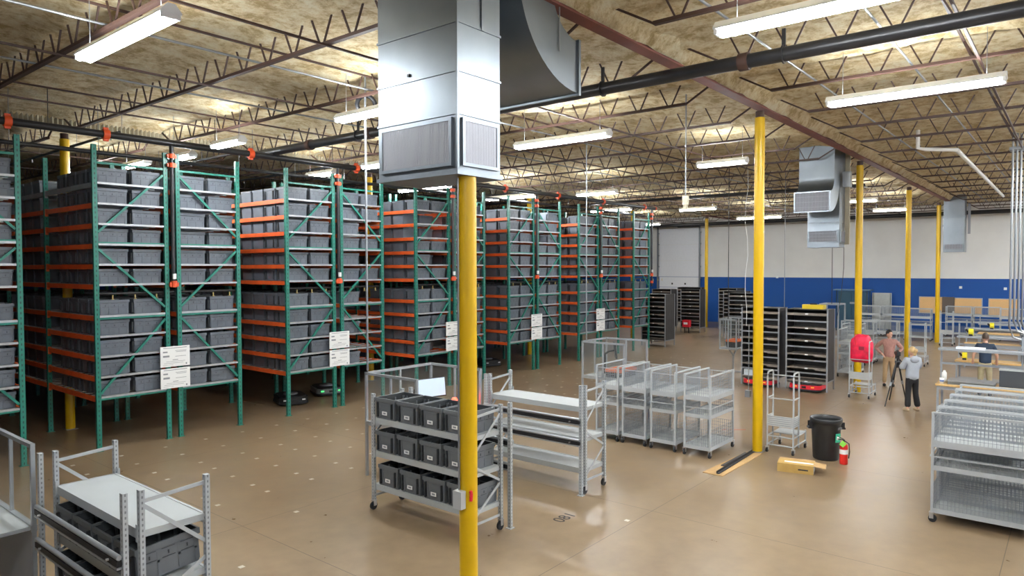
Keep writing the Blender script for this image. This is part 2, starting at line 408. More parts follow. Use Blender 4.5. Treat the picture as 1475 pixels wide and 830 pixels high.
# tote
def tote_mesh(name, L, W, H, m, rich=True):
    b = MB(); t = .025; tk = .012
    def ring(l, w_, z): return [(-l, -w_, z), (l, -w_, z), (l, w_, z), (-l, w_, z)]
    l0, w0, l1, w1 = L/2-.022, W/2-.02, L/2-.012, W/2-.012
    b.add(ring(l0, w0, 0)+ring(l1, w1, H-.06)+ring(L/2, W/2, H-.055)+ring(L/2, W/2, H)+ring(L/2-.02, W/2-.02, H),
          [(3, 2, 1, 0)]+[(i+4*k, (i+1) % 4+4*k, (i+1) % 4+4*k+4, i+4*k+4) for k in range(4) for i in range(4)])
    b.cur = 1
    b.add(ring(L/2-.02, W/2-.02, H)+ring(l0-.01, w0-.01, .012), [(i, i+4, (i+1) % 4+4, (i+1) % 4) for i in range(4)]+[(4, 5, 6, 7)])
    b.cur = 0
    if rich:
        for s_ in (-1, 1):
            y = s_*(W/2-.012)
            for x in (-L*.42, -L*.16, L*.16, L*.42): b.box((x-.012, min(y, y-s_*.02), .02), (x+.012, max(y, y-s_*.02), H-.05))
            b.box((-L*.44, min(y, y-s_*.02), H*.42), (L*.44, max(y, y-s_*.02), H*.48))
            x = s_*(L/2-.010)
            for yy in (-W*.42, -W*.27, W*.27, W*.42): b.box((min(x, x-s_*.02), yy-.012, .02), (max(x, x-s_*.02), yy+.012, H-.05))
            b.box((min(x, x-s_*.02), -W*.27, H*.68), (max(x, x-s_*.02), W*.27, H*.73))
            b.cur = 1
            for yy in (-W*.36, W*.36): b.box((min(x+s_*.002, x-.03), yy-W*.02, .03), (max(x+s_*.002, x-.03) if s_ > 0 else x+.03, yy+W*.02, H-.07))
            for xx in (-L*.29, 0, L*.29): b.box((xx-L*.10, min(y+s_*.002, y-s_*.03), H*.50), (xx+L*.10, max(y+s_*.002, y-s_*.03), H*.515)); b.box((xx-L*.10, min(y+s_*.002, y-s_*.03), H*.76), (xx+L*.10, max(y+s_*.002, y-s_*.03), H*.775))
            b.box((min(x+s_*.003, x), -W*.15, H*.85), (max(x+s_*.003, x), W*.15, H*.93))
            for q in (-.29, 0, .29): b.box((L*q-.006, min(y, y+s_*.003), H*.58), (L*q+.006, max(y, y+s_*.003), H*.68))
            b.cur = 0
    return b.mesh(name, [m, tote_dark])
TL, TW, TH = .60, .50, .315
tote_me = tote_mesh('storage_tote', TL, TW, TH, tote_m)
simple = tote_mesh('tmp', TL, TW, TH, tote_m, False)
sv = [tuple(v.co) for v in simple.vertices]; sf = [tuple(p.vertices) for p in simple.polygons]; smi = [p.material_index for p in simple.polygons]
racks = [(5.70+PER*b_+k*(RD+GAP), k) for b_ in range(-1, 6) for k in (0, 1)][1:-1]     # leftmost .. last single rack
stuff = MB(); rest = 0
rnd = random.Random(3)
def slot_filled(r, lv, c, row):
    """which places hold a tote, as the photo shows it"""
    if r == 4:  # right half of the second block: sparse
        if lv < 5: return c == 0 and row > 0 or (c == 0 and lv % 2 == 0)
        return not (c == 1 and lv in (6, 8))
    if r == 5 and row == 0: return not ((c == 1 and lv in (0, 6, 8, 9)) or (c == 0 and lv in (8, 9)))
    if r == 8 and row == 0 and lv > 7: return c == 1
    return True
for r, (x0, mir) in enumerate(racks):
    rk = thing('storage_rack', 'tall green rack with orange beams, %s rack end from the left' % ORD[r], 'rack', (x0, Y0R, 0), 0, 'tote racks')
    for b_ in range(3):
        for x in (0, RD): obj('upright', post_me, rk, (x, BAY*b_, 0))
    for me in BR[mir]+HZ: obj('brace', me, rk)
    for i, z in enumerate(LV):
        obj('front_rail', rail_me, rk, (0, 0, z)); obj('shelf_deck', dk_me, rk, (0, 0, z))
        for b_ in range(2):
            for x in (0, RD): obj('shelf_beam', beam_s if (r < 2 and i == 10) else beam_me, rk, (x, BAY*b_, z-.005))
    obj('rear_bays', rear_me, rk, kind='stuff')
    for i, z in enumerate(LV):
        top = ORD[10-i]
        for row in range(16):
            for c in (0, 1):
                if not slot_filled(r, i, c, row): continue
                if row > 0 and 3 < r and rnd.random() < .06: continue
                px = x0+.072+TL/2+c*(TL+.085); py = Y0R+.06+TW/2+(row // 4)*BAY+(row % 4)*.575+rnd.uniform(0, .015)
                if any(abs(px-q) < TL/2+.14 and abs(py-18.5) < TW/2+.14 for q in (6.1, 15.15, 23.9, 32.9)): continue
                single = (row == 0 and (r > 0 or c == 1)) or (row in (1, 2, 3) and r == 1 and c == 0) or (row == 1 and r == 3 and c == 0)
                if single:
                    if row == 0: lb = 'grey ribbed tote, %s slot, %s shelf from top, %s rack end from left' % ('left' if c == 0 else 'right', top, ORD[r])
                    else: lb = 'grey tote, %s in from the front, %s shelf from top, aisle face of %s rack' % (ORD[row], top, ORD[r])
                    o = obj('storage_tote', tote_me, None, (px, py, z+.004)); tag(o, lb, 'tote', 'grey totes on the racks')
                else:
                    kx = len(stuff.v); stuff.v += [(v[0]+px, v[1]+py, v[2]+z+.004) for v in sv]
                    stuff.f += [tuple(q+kx for q in f) for f in sf]; stuff.mi += smi; stuff.sm += [False]*len(sf)
o = stuff.build('storage_totes', [tote_m, tote_dark]); tag(o, 'grey totes filling the deeper bays of the racks behind the front rows', 'totes', kind='stuff')
# sign boards on the back-to-back uprights
for b_ in range(0, 5):
    xs = 5.70+PER*b_+RD+GAP/2
    for k, (z0, z1) in enumerate(((1.61, 2.06), (1.13, 1.57))):
        t = thing('load_sign', '%s white load sign on the %s pair of rack uprights from left' % (('upper', 'lower')[k], ORD[b_]), 'sign', (xs, Y0R-.06, z0), 0, 'white load signs')
        h = z1-z0
        MB().box((-.325, -.012, 0), (.325, .012, h)).build('sign_board', card_m, t)
        l = MB(); y0, y1 = -.0135, -.0115
        for (xa, xb, za, zb) in ((-.26, .26, .91, .94), (-.27, -.17, .70, .77), (-.27, -.13, .48, .57), (.0, .25, .77, .79), (.02, .24, .71, .73), (.0, .24, .49, .51), (-.06, .06, .32, .35), (-.2, .22, .25, .265), (-.25, .18, .17, .185), (-.27, -.05, .09, .10)):
            l.box((xa, y0, za*h), (xb, y1, zb*h))
        l.build('print_lines', inkgrey, t)
        MB().box((.23, y0, .06*h), (.26, y1, .15*h)).build('print_mark', inkgrey, t)
# main sprinkler pipe along the rack fronts
t = thing('sprinkler_main', 'black sprinkler main running along the tops of the rack fronts', 'pipe', (0, Y0R-.0, 6.62))
t.location.z = 6.58
MB().tube([(-3, 0, 0), (30, 0, 0)], .075, 14).build('pipe', blackpipe, t)
for x in (4.23, 5.94, 9.2, 12.39, 15.6, 18.9, 22.1, 25.4, 29.0):
    MB().tube([(x-.06, 0, 0), (x+.06, 0, 0)], .105, 12).box((x-.05, -.02, -.14), (x+.05, .02, .14)).build('coupling', red_m, t)
MB().tube([(30, 0, 0), (30.08, 0, 0)], .09, 12).build('end_cap', red_m, t)
for x in (1.5, 4.9, 8.3, 11.6, 15., 18.4, 21.7, 25.1, 28.5): MB().tube([(x, 0, .07), (x, 0, .75)], .008, 6).build('hanger_rod', blackpipe, t)
t = thing('cable_tray', 'second dark pipe running just below the rack sprinkler main', 'pipe', (0, Y0R+.55, 6.27))
MB().tube([(-3, 0, 0), (30, 0, 0)], .045, 10).build('pipe', blackpipe, t)
for q in range(20): MB().tube([(-2+q*1.6, 0, .04), (-2+q*1.6, 0, 1.12)], .006, 5).build('hanger_rod', conduit, t)
for k in range(9):
    x = 3.4+3.1*k
    t = thing('sprinkler_branch', 'black ceiling branch pipe reaching back over the racks, %s from left' % ORD[k], 'pipe', (x, 0, 6.80), 0, 'branch pipes over the racks')
    MB().tube([(0, Y0R+.75, 0), (0, 30, 0)], .035, 8).build('pipe', blackpipe, t)
    for q in range(5):
        h = MB().tube([(0, Y0R+.6+2.6*q, .03), (0, Y0R+.6+2.6*q, .52)], .006, 5).build('hanger_rod', conduit, t)
        MB().tube([(0, Y0R+1.2+2.6*q, -.03), (0, Y0R+1.2+2.6*q, -.12)], .016, 6).build('sprinkler_head', conduit, t)
# in-rack risers
hd = mat('brass_head', (.75, .6, .25), .35, .6)
for b_ in range(0, 6):
    xs = 5.70+PER*b_+RD+GAP/2-.02
    t = thing('rack_riser', 'black sprinkler riser with orange clamps in the %s rack gap from left' % ORD[b_], 'pipe', (xs, Y0R-.085, 0), 0, 'in rack sprinkler risers')
    MB().tube([(0, 0, 3.4), (0, 0, 6.5)], .042, 10).build('pipe', blackpipe, t)
    for z in (6.28, 6.08): MB().tube([(0, 0, z-.05), (0, 0, z+.05)], .075, 10).cbox((0, 0, z), (.2, .05, .07)).build('clamp', red_m, t)
    MB().tube([(0, -.02, 3.38), (0, -.02, 3.52)], .07, 10).cbox((0, -.02, 3.44), (.19, .06, .09)).build('clamp', red_m, t)
    MB().cbox((.0, -.05, 3.62), (.07, .05, .12)).build('valve_tag', card_m, t)
    MB().tube([(-1.5, .165, 3.27), (1.55 if b_ < 5 else .1, .165, 3.27)], .028, 8).build('branch_pipe', blackpipe, t)
    for x in (-1.2, -.75, -.3, .5, 1.0, 1.4): MB().tube([(x, .165, 3.24), (x, .165, 3.16)], .014, 6).cbox((x, .165, 3.15), (.05, .05, .008)).build('sprinkler_head', hd, t)
t = thing('rack_riser', 'last black sprinkler riser hanging right of the rightmost rack end', 'pipe', (29.75, Y0R, 0), 0, 'in rack sprinkler risers')
MB().tube([(0, 0, 2.9), (0, 0, 6.5)], .042, 10).build('pipe', blackpipe, t)
for z in (6.28, 3.1): MB().tube([(0, 0, z-.06), (0, 0, z+.06)], .075, 10).cbox((0, 0, z), (.2, .05, .08)).build('clamp', red_m, t)
# low robots parked under the racks
def low_robot(x, y, label, m, accent, rz=0, L=1.05, W=.8, H=.28):
    t = thing('carrier_robot', label, 'robot', (x, y, 0), rz)
    def outline(l, w_, n=8, rad=.22):
        p = []
        for cx, cy, a0 in ((l/2-rad, w_/2-rad, 0), (-l/2+rad, w_/2-rad, PI/2), (-l/2+rad, -w_/2+rad, PI), (l/2-rad, -w_/2+rad, 1.5*PI)):
            for q in range(n+1): a = a0+PI/2*q/n; p.append((cx+rad*math.cos(a), cy+rad*math.sin(a)))
        return p
    def slabm(l, w_, z0, z1):
        p = outline(l, w_); n = len(p); b = MB()
        b.add([(x, y, z0) for x, y in p]+[(x, y, z1) for x, y in p], [tuple(range(n))[::-1], tuple(range(n, 2*n))]+[(i, (i+1) % n, (i+1) % n+n, i+n) for i in range(n)])
        return b
    slabm(L, W, .05, H-.06).build('shell', m, t)
    slabm(L+.03, W+.03, .04, .09).build('bumper', blackm, t)
    slabm(L-.08, W-.08, H-.06, H-.03).build('deck', blackm, t)
    l = MB().lathe([(0, H-.03), (.2, H-.03), (.2, H), (0, H)], 18); l.build('lift_plate', shelfrail, t)
    b = MB(); b.cbox((-L/2-.005, 0, .15), (.02, .12, .06)); b.build('sensor', blackm, t)
    for s_ in (-1, 1): MB().cbox((-L/2+.01, s_*.25, .16), (.025, .09, .035)).build('light_strip', accent, t)
    for s_ in (-1, 1): MB().tube([(0, s_*(W/2-.1), .05), (0, s_*(W/2-.16), .05)], .05, 10).build('wheel', caster_m, t)
    return t
acc_g = mat('green_light', (.1, .9, .25), .4, emit=.6)
acc_o = mat('amber_light', (1, .45, .05), .4, emit=.15)
grob = mat('robot_grey', (.2, .22, .24), .4)
low_robot(12.7, 17.6, 'low grey robot with green light parked under the second rack pair', grob, acc_g, 1.2)
low_robot(11.2, 17.2, 'low dark robot parked under the left rack of the second pair', blackm, card_m, 1.2)
low_robot(20.3, 17.8, 'low dark robot parked under the middle racks', blackm, card_m, 1.2)

# ================================================================== DUCTS
def grille(t, c, w_, h, axis, n, name='grille'):
    """framed grille on a face; axis 'x' faces -X (runs along y), 'y' faces -Y (runs along x)"""
    def bx(mb, a0, a1, z0, z1, d0, d1):
        if axis == 'x': mb.box((c[0]-d1, c[1]+a0, c[2]+z0), (c[0]-d0, c[1]+a1, c[2]+z1))
        else: mb.box((c[0]+a0, c[1]-d1, c[2]+z0), (c[0]+a1, c[1]-d0, c[2]+z1))
    f = MB()
    for a0, a1, z0, z1 in ((-w_/2, w_/2, h/2-.035, h/2), (-w_/2, w_/2, -h/2, -h/2+.035), (-w_/2, -w_/2+.035, -h/2+.035, h/2-.035), (w_/2-.035, w_/2, -h/2+.035, h/2-.035)): bx(f, a0, a1, z0, z1, 0, .03)
    g = f.build(name, steel_gal, t)
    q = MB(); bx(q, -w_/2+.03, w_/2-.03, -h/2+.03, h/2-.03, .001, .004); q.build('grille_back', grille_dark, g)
    s_ = MB()
    for k in range(n):
        a = -w_/2+.035+(w_-.07)*(k+.5)/n; bx(s_, a-.008, a+.008, -h/2+.03, h/2-.03, .006, .022)
    for k in range(3): bx(s_, -w_/2+.03, w_/2-.03, -h/2+h*(k+1)/4-.004, -h/2+h*(k+1)/4+.004, .004, .012)
    s_.build('louvre', grille_m, g, kind='stuff')
    return g
def sheet_box(a, b): return MB().box(a, b)
D = thing('air_duct', 'large galvanised box duct with two louvred grilles hanging over the near column', 'duct', (5.25, 5.0, 4.78))
DX, DY = .68, 1.24
zz = [0, .62, 1.06, 1.56, 2.10, 2.58]
for z0, z1 in zip(zz[:-1], zz[1:]):
    MB().box((0, 0, z0+.003), (DX, DY, z1-.003)).build('duct_section', steel_gal, D)
sm_ = MB()
for z in zz[1:-1]:
    sm_.box((-.012, -.012, z-.012), (DX+.012, .0, z+.012)); sm_.box((-.012, 0, z-.012), (0, DY+.012, z+.012))
    sm_.box((DX, 0, z-.012), (DX+.012, DY, z+.012)); sm_.box((0, DY, z-.012), (DX, DY+.012, z+.012))
sm_.box((-.016, -.016, .035), (.010, .010, 2.57)); sm_.box((-.02, -.02, -.012), (DX+.02, DY+.02, .03))
sm_.build('seam', steel_gal, D)
grille(D, (-.002, DY/2, .33), 1.12, .50, 'x', 46)
grille(D, (DX/2, -.002, .33), .58, .50, 'y', 26)
sr = MB().bar((.38, -.015, 1.55), (.38, -.015, 2.66), .03, .006, (0, 1, 0)); sr.build('strap', steel_gal, D)
MB().cbox((-.01, .72, 1.12), (.02, .03, .03)).build('test_port', blackm, D)
def elbow(t, cx, cz, r0, r1, y0, y1, sgn, name='elbow_duct', m=steel_gal, ext=.0, n=14):
    """quarter bend: vertical at the top, outlet facing sgn*X at the bottom; centre of bend (cx,cz)"""
    b = MB(); b.smooth = False
    pin = []; pout = []
    for q in range(n+1):
        a = PI/2*q/n
        pin.append((cx-sgn*r0*math.cos(a), cz-r0*math.sin(a))); pout.append((cx-sgn*r1*math.cos(a), cz-r1*math.sin(a)))
    if ext: pin = [(pin[0][0], pin[0][1]+ext)]+pin; pout = [(pout[0][0], pout[0][1]+ext)]+pout
    N = len(pin)
    vs = [(x, y, z) for y in (y0, y1) for pl in (pin, pout) for x, z in pl]
    I = lambda s_, p, q: s_*2*N+p*N+q
    fs = []
    for q in range(N-1):
        fs += [(I(0, 0, q), I(0, 0, q+1), I(0, 1, q+1), I(0, 1, q)), (I(1, 0, q+1), I(1, 0, q), I(1, 1, q), I(1, 1, q+1))]
    b.add(vs, fs)
    b.smooth = True
    b.add(vs, [(I(0, 1, q), I(0, 1, q+1), I(1, 1, q+1), I(1, 1, q)) for q in range(N-1)]+[(I(0, 0, q+1), I(0, 0, q), I(1, 0, q), I(1, 0, q+1)) for q in range(N-1)])
    b.smooth = False
    b.add(vs, [(I(0, 0, N-1), I(0, 1, N-1), I(1, 1, N-1), I(1, 0, N-1))])
    return b.build(name, m, t)
E1 = thing('elbow_duct', 'galvanised duct elbow curving away behind the large near duct', 'duct', (0, 0, 7.4))
E1.location = (6.9, 5.6, 7.45)
elbow(E1, 7.47-6.9, 7.22-7.45, .55, 1.2, 5.0-5.6, 6.3-5.6, 1, 'bend', ext=.2)
fl = MB()
for y0, y1, z0, z1 in ((-.63, .73, -1.46, -1.41), (-.63, .73, -.81, -.76), (-.63, -.58, -1.41, -.81), (.68, .73, -1.41, -.81)): fl.box((.555, y0, z0), (.60, y1, z1))
fl.build('outlet_flange', steel_gal, E1)
MB().tube([(.15, -.615, -1.0), (.15, -.615, .1)], .009, 6).build('hanger_rod', conduit, E1)
# duct beside the third column
D2 = thing('air_duct', 'galvanised duct with stacked grilles hanging left of the third yellow column', 'duct', (22.0, 5.5, 4.37))
for z0, z1 in ((0, .75), (.75, 1.6), (1.6, 2.95)): MB().box((0, 0, z0+.003), (.6, .9, z1-.003)).build('duct_section', steel_gal, D2)
grille(D2, (-.002, .45, .33), .84, .38, 'x', 20); grille(D2, (.3, -.002, .33), .48, .38, 'y', 12)
elbow(D2, -1.0, 2.0, .42, 1.0, 0.0, .98, -1, 'bend', ext=.95)
grille(D2, (-1.0, .49, 1.29), 1.0, .60, 'x', 26)
MB().box((.62, -.12, 0.1), (.72, .12, 2.9)).build('side_channel', mat('channel_tan', (.42, .38, .28), .6), D2)
MB().cbox((.2, -.16, 2.0), (.2, .2, .45)).build('control_box', conduit, D2)
MB().tube([(.35, -.05, 0), (.35, -.05, -.6), (.3, -.0, -1.4), (.2, .1, -2.2)], .008, 6).build('cord', blackm, D2)
# duct beside the last column
D3 = thing('air_duct', 'small distant galvanised duct right of the farthest yellow column', 'duct', (40.0, 4.34, 4.5))
for z0, z1 in ((0, 1.3), (1.3, 1.7), (1.7, 2.95)): MB().box((0, 0, z0+.003), (.7, .88, z1-.003)).build('duct_section', steel_gal, D3)
sm_ = MB()
for z in (1.3, 1.7): sm_.box((-.03, -.03, z-.05), (0, .91, z+.05))
sm_.build('seam', steel_gal, D3)
grille(D3, (-.002, .44, .26), .8, .3, 'x', 14)
MB().box((.72, -.16, .9), (.8, -.05, 2.4)).build('side_channel', grille_m, D3)
# big black pipe crossing under the joists
t = thing('sprinkler_header', 'thick black sprinkler header pipe crossing under the ceiling joists', 'pipe', (9.85, 0, 6.72))
MB().tube([(0, -7.9, 0), (0, 16.9, 0)], .1, 16).build('pipe', blackpipe, t)
for y in (-2.2, 3.75, 12.0, 14.2): MB().tube([(0, y-.07, 0), (0, y+.07, 0)], .125, 14).build('coupling', joist_m, t)
for y in (3.2, 6.1, 9.5, 12.4): MB().tube([(0, y-.01, 0), (0, y+.01, 0)], .13, 12).cbox((0, y, .2), (.03, .05, .3)).build('hanger', blackpipe, t)
t = thing('sprinkler_header', 'distant black sprinkler header pipe near the far white wall', 'pipe', (43.5, 0, 6.62))
MB().tube([(0, -7.9, 0), (0, 30, 0)], .11, 14).build('pipe', blackpipe, t)
for x, y0, y1 in ((27.4, 6.0, 17), ):
    t = thing('sprinkler_branch', 'black branch pipe below the joists in the middle distance', 'pipe', (x, 0, 6.72)); MB().tube([(0, y0, 0), (0, y1, 0)], .06, 10).build('pipe', blackpipe, t)
# white pvc drain line
t = thing('drain_pipe', 'white plastic drain pipe bending along under the ceiling at right', 'pipe', (0, 0, 0))
pvc = mat('pvc_white', (.75, .75, .73), .4)
MB().tube([(20.4, 3.25, 7.28), (20.4, 3.25, 6.82), (20.6, 3.1, 6.8), (21.2, 2.5, 6.8)], .05, 10).build('pipe', pvc, t)
MB().tube([(21.2, 2.5, 6.8), (36.5, 2.58, 6.8)], .055, 10).build('pipe', pvc, t)

# ================================================================== STRIP LIGHTS
def strip_light(x, y, label, L=2.44, z=6.5, on=True):
    t = thing('strip_light', label, 'ceiling light', (x, y, z), 0, 'strip lights')
    h = MB(); h.prism([(-.04, .10), (-.11, .02), (-.11, .0), (.11, .0), (.11, .02), (.04, .10)], -L/2, L/2); h.build('housing', lampw, t)
    for s_ in (-1, 1):
        MB().tube([(s_*.06, -L/2+.05, -.04), (s_*.06, L/2-.05, -.04)], .028, 8).build('tube', tube_m, t)
        MB().box((-.10, s_*(L/2-.03)-.02, -.055), (.10, s_*(L/2-.03)+.02, 0)).build('end_cap', lampw, t)
        MB().tube([(0, s_*L*.4, .1), (0, s_*L*.4, 7.56-z)], .005, 5).build('hanger', conduit, t)
    ld = bpy.data.lights.new('strip_light_glow', 'AREA'); ld.shape = 'RECTANGLE'; ld.size = .2; ld.size_y = L-.1
    ld.energy = LAMP_W*L/2.44; ld.color = LAMP_COL
    lo = bpy.data.objects.new('strip_light_glow', ld); C.objects.link(lo); lo.parent = t; lo.location = (0, 0, -.075)
    lu = bpy.data.lights.new('added_ceiling_fill', 'AREA'); lu.shape = 'RECTANGLE'; lu.size = .12; lu.size_y = L-.1  # extra fill above the closed housing, added to light the foam
    lu.energy = LAMP_W*CEIL_FILL*L/2.44; lu.color = LAMP_COL
    lv = bpy.data.objects.new('added_ceiling_fill', lu); C.objects.link(lv); lv.parent = t; lv.location = (0, 0, .115); lv.rotation_euler = (PI, 0, 0)
    return t
strip_light(3.5, 8.7, 'bright strip light at the top left corner of the picture')
strip_light(7.75, 2.06, 'long strip light cut by the top edge, right of the elbow duct')
strip_light(12.3, 2.07, 'long strip light under the joists at the upper right')
strip_light(7.9, 9.3, 'strip light half hidden behind the left side of the near duct')
strip_light(12.2, 8.6, 'strip light just right of the near metal duct')
strip_light(17.55, 7.25, 'shorter strip light just left of the second yellow column', 1.35)
strip_light(21.7, 13.7, 'strip light above the sprinkler main in the middle distance', 1.7)
strip_light(30.6, 13.8, 'strip light left of the second yellow column near the dock door', 1.8)
strip_light(31.1, 7.0, 'strip light seen behind the third yellow column', 1.3)
strip_light(37.0, 7.0, 'strip light left of the fourth yellow column', 1.5)
strip_light(38.0, 13.6, 'farthest strip light seen left of the second yellow column')
strip_light(28.5, 17.2, 'strip light above the rightmost racks', 2.2)
strip_light(7.85, 14.3, 'strip light in front of the first rack pair top, nearer one', 1.2)
strip_light(8.1, 17.0, 'strip light above the first rack pair top, farther one', 1.3)
strip_light(12.0, 14.3, 'strip light over the second rack pair, nearer one', 1.2)
strip_light(12.15, 17.0, 'strip light over the second rack pair, farther one', 1.3)
strip_light(16.5, 17.3, 'strip light over the third rack pair')
strip_light(20.8, 17.0, 'strip light over the fourth rack pair')
strip_light(7.9, 19.0, 'strip light deep behind the first rack pair', 1.4)
strip_light(8.1, 21.6, 'second strip light deep behind the first rack pair', 1.4)
for x in (17.4, 21.7, 26, 31, 37, 42): strip_light(x, -1.6, 'strip light added out of view to brighten the right-hand floor')  # row added outside the frame so the floor at right gets brighter
strip_light(39.5, 21.5, 'strip light hidden beyond the racks near the dock door')
for x in (-.8, 3.5, 7.8, 12.2, 17.4, 21.7): strip_light(x, -4.6, 'strip light out of view behind the photographer')
for x, y in ((-.8, 2.07), (26, -4.6), (33, -4.6), (40, -4.6)): strip_light(x, y, 'strip light out of view behind the photographer')

# ================================================================== CARTS
def caster(t, x, y, r=.055, top=.15):
    c = MB(); c.box((x-.035, y-.035, top-.012), (x+.035, y+.035, top)); c.box((x-.025, y-.03, r), (x+.03, y-.024, top-.01)); c.box((x-.025, y+.024, r), (x+.03, y+.03, top-.01))
    o = c.build('caster', zinc, t)
    wl = MB().tube([(x-.01, y-.018, r), (x-.01, y+.018, r)], r, 14); wl.build('wheel', caster_m, o)
def grid(mb, p, u, v, nu, nv, wd=.005):
    p, u, v = Vector(p), Vector(u), Vector(v)
    for i in range(nu+1): mb.bar(p+u*i/nu, p+u*i/nu+v, wd)
    for j in range(nv+1): mb.bar(p+v*j/nv, p+v*j/nv+u, wd)
def wire_cart(label, loc, rotz=0, group='white wire shelf carts'):
    t = thing('wire_cart', label, 'cart', loc, rotz, group)
    X, Y = .585, .27
    for sx in (-1, 1):
        for sy in (-1, 1):
            MB().box((sx*X-.018, sy*Y-.018, .14), (sx*X+.018, sy*Y+.018, 1.64)).build('post', white_m, t); caster(t, sx*X, sy*Y)
    for sy in (-1, 1): MB().bar((-X, sy*Y, 1.63), (X, sy*Y, 1.63), .03, .03).build('top_rail', white_m, t)
    for sx in (-1, 1):
        MB().bar((sx*X, -Y, 1.585), (sx*X, Y, 1.585), .014, .014).build('top_rail', white_m, t)
        MB().bar((sx*(X+.03), -Y-.02, .985), (sx*(X+.03), Y+.02, .985), .016, .016).build('handle', white_m, t)
    for sy in (-1, 1): MB().bar((-X, sy*Y, .98), (X, sy*Y, .98), .018, .018).build('mid_rail', white_m, t)
    for z, h in ((1.21, .085), (.84, .06), (.20, .06)):
        f = MB().box((-X, -Y, z-.02), (X, Y, z-.008)); p = f.build('shelf', shelf_m, t)
        e = MB()
        for sy in (-1, 1): e.box((-X, sy*(Y+.004)-.008, z-h), (X, sy*(Y+.004)+.008, z+.01))
        for sx in (-1, 1): e.box((sx*(X+.004)-.008, -Y, z-h), (sx*(X+.004)+.008, Y, z+.01))
        e.build('lip', white_m, p)
    for z0, z1 in ((1.22, 1.58), (.85, .97), (.21, .56)):
        g = MB(); nv = max(2, int((z1-z0)/.06))
        for sy in (-1, 1): grid(g, (-X, sy*Y, z0), (2*X, 0, 0), (0, 0, z1-z0), 24, nv)
        for sx in (-1, 1): grid(g, (sx*X, -Y, z0), (0, 2*Y, 0), (0, 0, z1-z0), 12, nv)
        g.build('wire_mesh', wire_m, t, kind='stuff')
    return t
wc0 = wire_cart('white wire shelf cart, rightmost and nearest of the row of four', (13.68, 5.89, 0))
copy_tree(wc0, 'white wire shelf cart, second from right in the row of four', (13.70, 6.65, 0))
copy_tree(wc0, 'white wire shelf cart, third from right in the row of four', (13.72, 7.345, 0))
copy_tree(wc0, 'white wire shelf cart, leftmost of the row of four', (13.72, 8.01, 0))
for i in range(5):
    copy_tree(wc0, 'grey wire shelf cart at the right edge, %s from the front' % ORD[i], (12.17+.65*i, 1.06, 0), PI/2)
copy_tree(wc0, 'grey wire shelf cart mostly outside the right edge, beside the front one', (12.17, -.2, 0), PI/2)
# distant carts near the blue wall
far = [(28.6, 6.6, 0, 'white wire cart behind the right black shelf unit'), (30.3, 6.8, PI/2, 'white wire cart behind the red bag, left of the man'), (30.9, 6.1, PI/2, 'white wire cart just left of the man in pink'),
       (42.4, 9.0, PI/2, 'far wire cart in front of the grey panel by the blue wall'), (42.6, 7.7, PI/2, 'far wire cart between the grey panel and the fourth column'), (41.0, 6.4, PI/2, 'far wire cart right of the fourth column'),
       (44.4, 5.0, PI/2, 'far wire cart in front of the left cork board'), (44.4, 3.75, PI/2, 'far wire cart between the middle and right cork boards'), (43.2, 2.5, PI/2, 'far wire cart in front of the right cork board'),
       (26.3, 6.15, 0, 'low white cart right of the right black shelf unit')]
for x, y, r, l in far: copy_tree(wc0, l, (x, y, 0), r)
# cart beside the first one on the floor: loose sheet of paper on a middle shelf
tag(MB().box((-.2, -.16, 0), (.2, .16, .006)).build('paper_sheet', mat('paper', (.75, .78, .85), .5), None, (13.5, 7.35, .825)), 'pale paper sheet on the lower shelf of a wire cart', 'paper')

def flow_cart(label, loc, rotz=0, mir=1):
    """perforated post cart: depth .60 along x (front = -x), 2.1 m long along y"""
    t = thing('shelf_cart', label, 'cart', loc, rotz, 'long white shelf carts')
    DXc, LY = .30, 1.05
    pm = MB().box((-.022, -.03, 0), (.022, .03, 1.69)).mesh('post', white_p)
    for sx in (-1, 1):
        for sy in (-1, 1):
            obj('post', pm, t, (sx*DXc, sy*LY, .14)); caster(t, sx*DXc, sy*LY, .062, .16)
    for sy in (-1, 1):
        y = sy*LY
        for p, q in (((-DXc, y, 1.72), (DXc, y, 1.76)), ((mir*DXc, y, 1.70), (-mir*DXc, y, 1.18)), ((-mir*DXc, y, 1.05), (mir*DXc, y, .72)), ((mir*DXc, y, .70), (-mir*DXc, y, .28)), ((-DXc, y, .22), (DXc, y, .22))):
            MB().bar(p, q, .012, .035).build('brace', white_m, t)
    for z in (1.45, .93, .41):
        s_ = MB().box((-DXc+.025, -LY+.02, z-.02), (DXc-.025, LY-.02, z)).build('shelf', shelf_m, t)
        e = MB()
        for sx in (-1, 1): e.box((sx*(DXc-.012)-.014, -LY+.03, z-.085), (sx*(DXc-.012)+.014, LY-.03, z+.004))
        for sy in (-1, 1): e.box((-DXc+.02, sy*(LY-.02)-.01, z-.06), (DXc-.02, sy*(LY-.02)+.01, z+.003))
        e.build('shelf_beam', shelf_m, s_)
        for sx in (-1, 1):
            for sy in (-1, 1): MB().box((sx*(DXc+.012)-.012, sy*(LY-.04)-.02, z-.10), (sx*(DXc+.012)+.012, sy*(LY-.04)+.02, z+.06)).build('clip', white_m, s_)
    return t
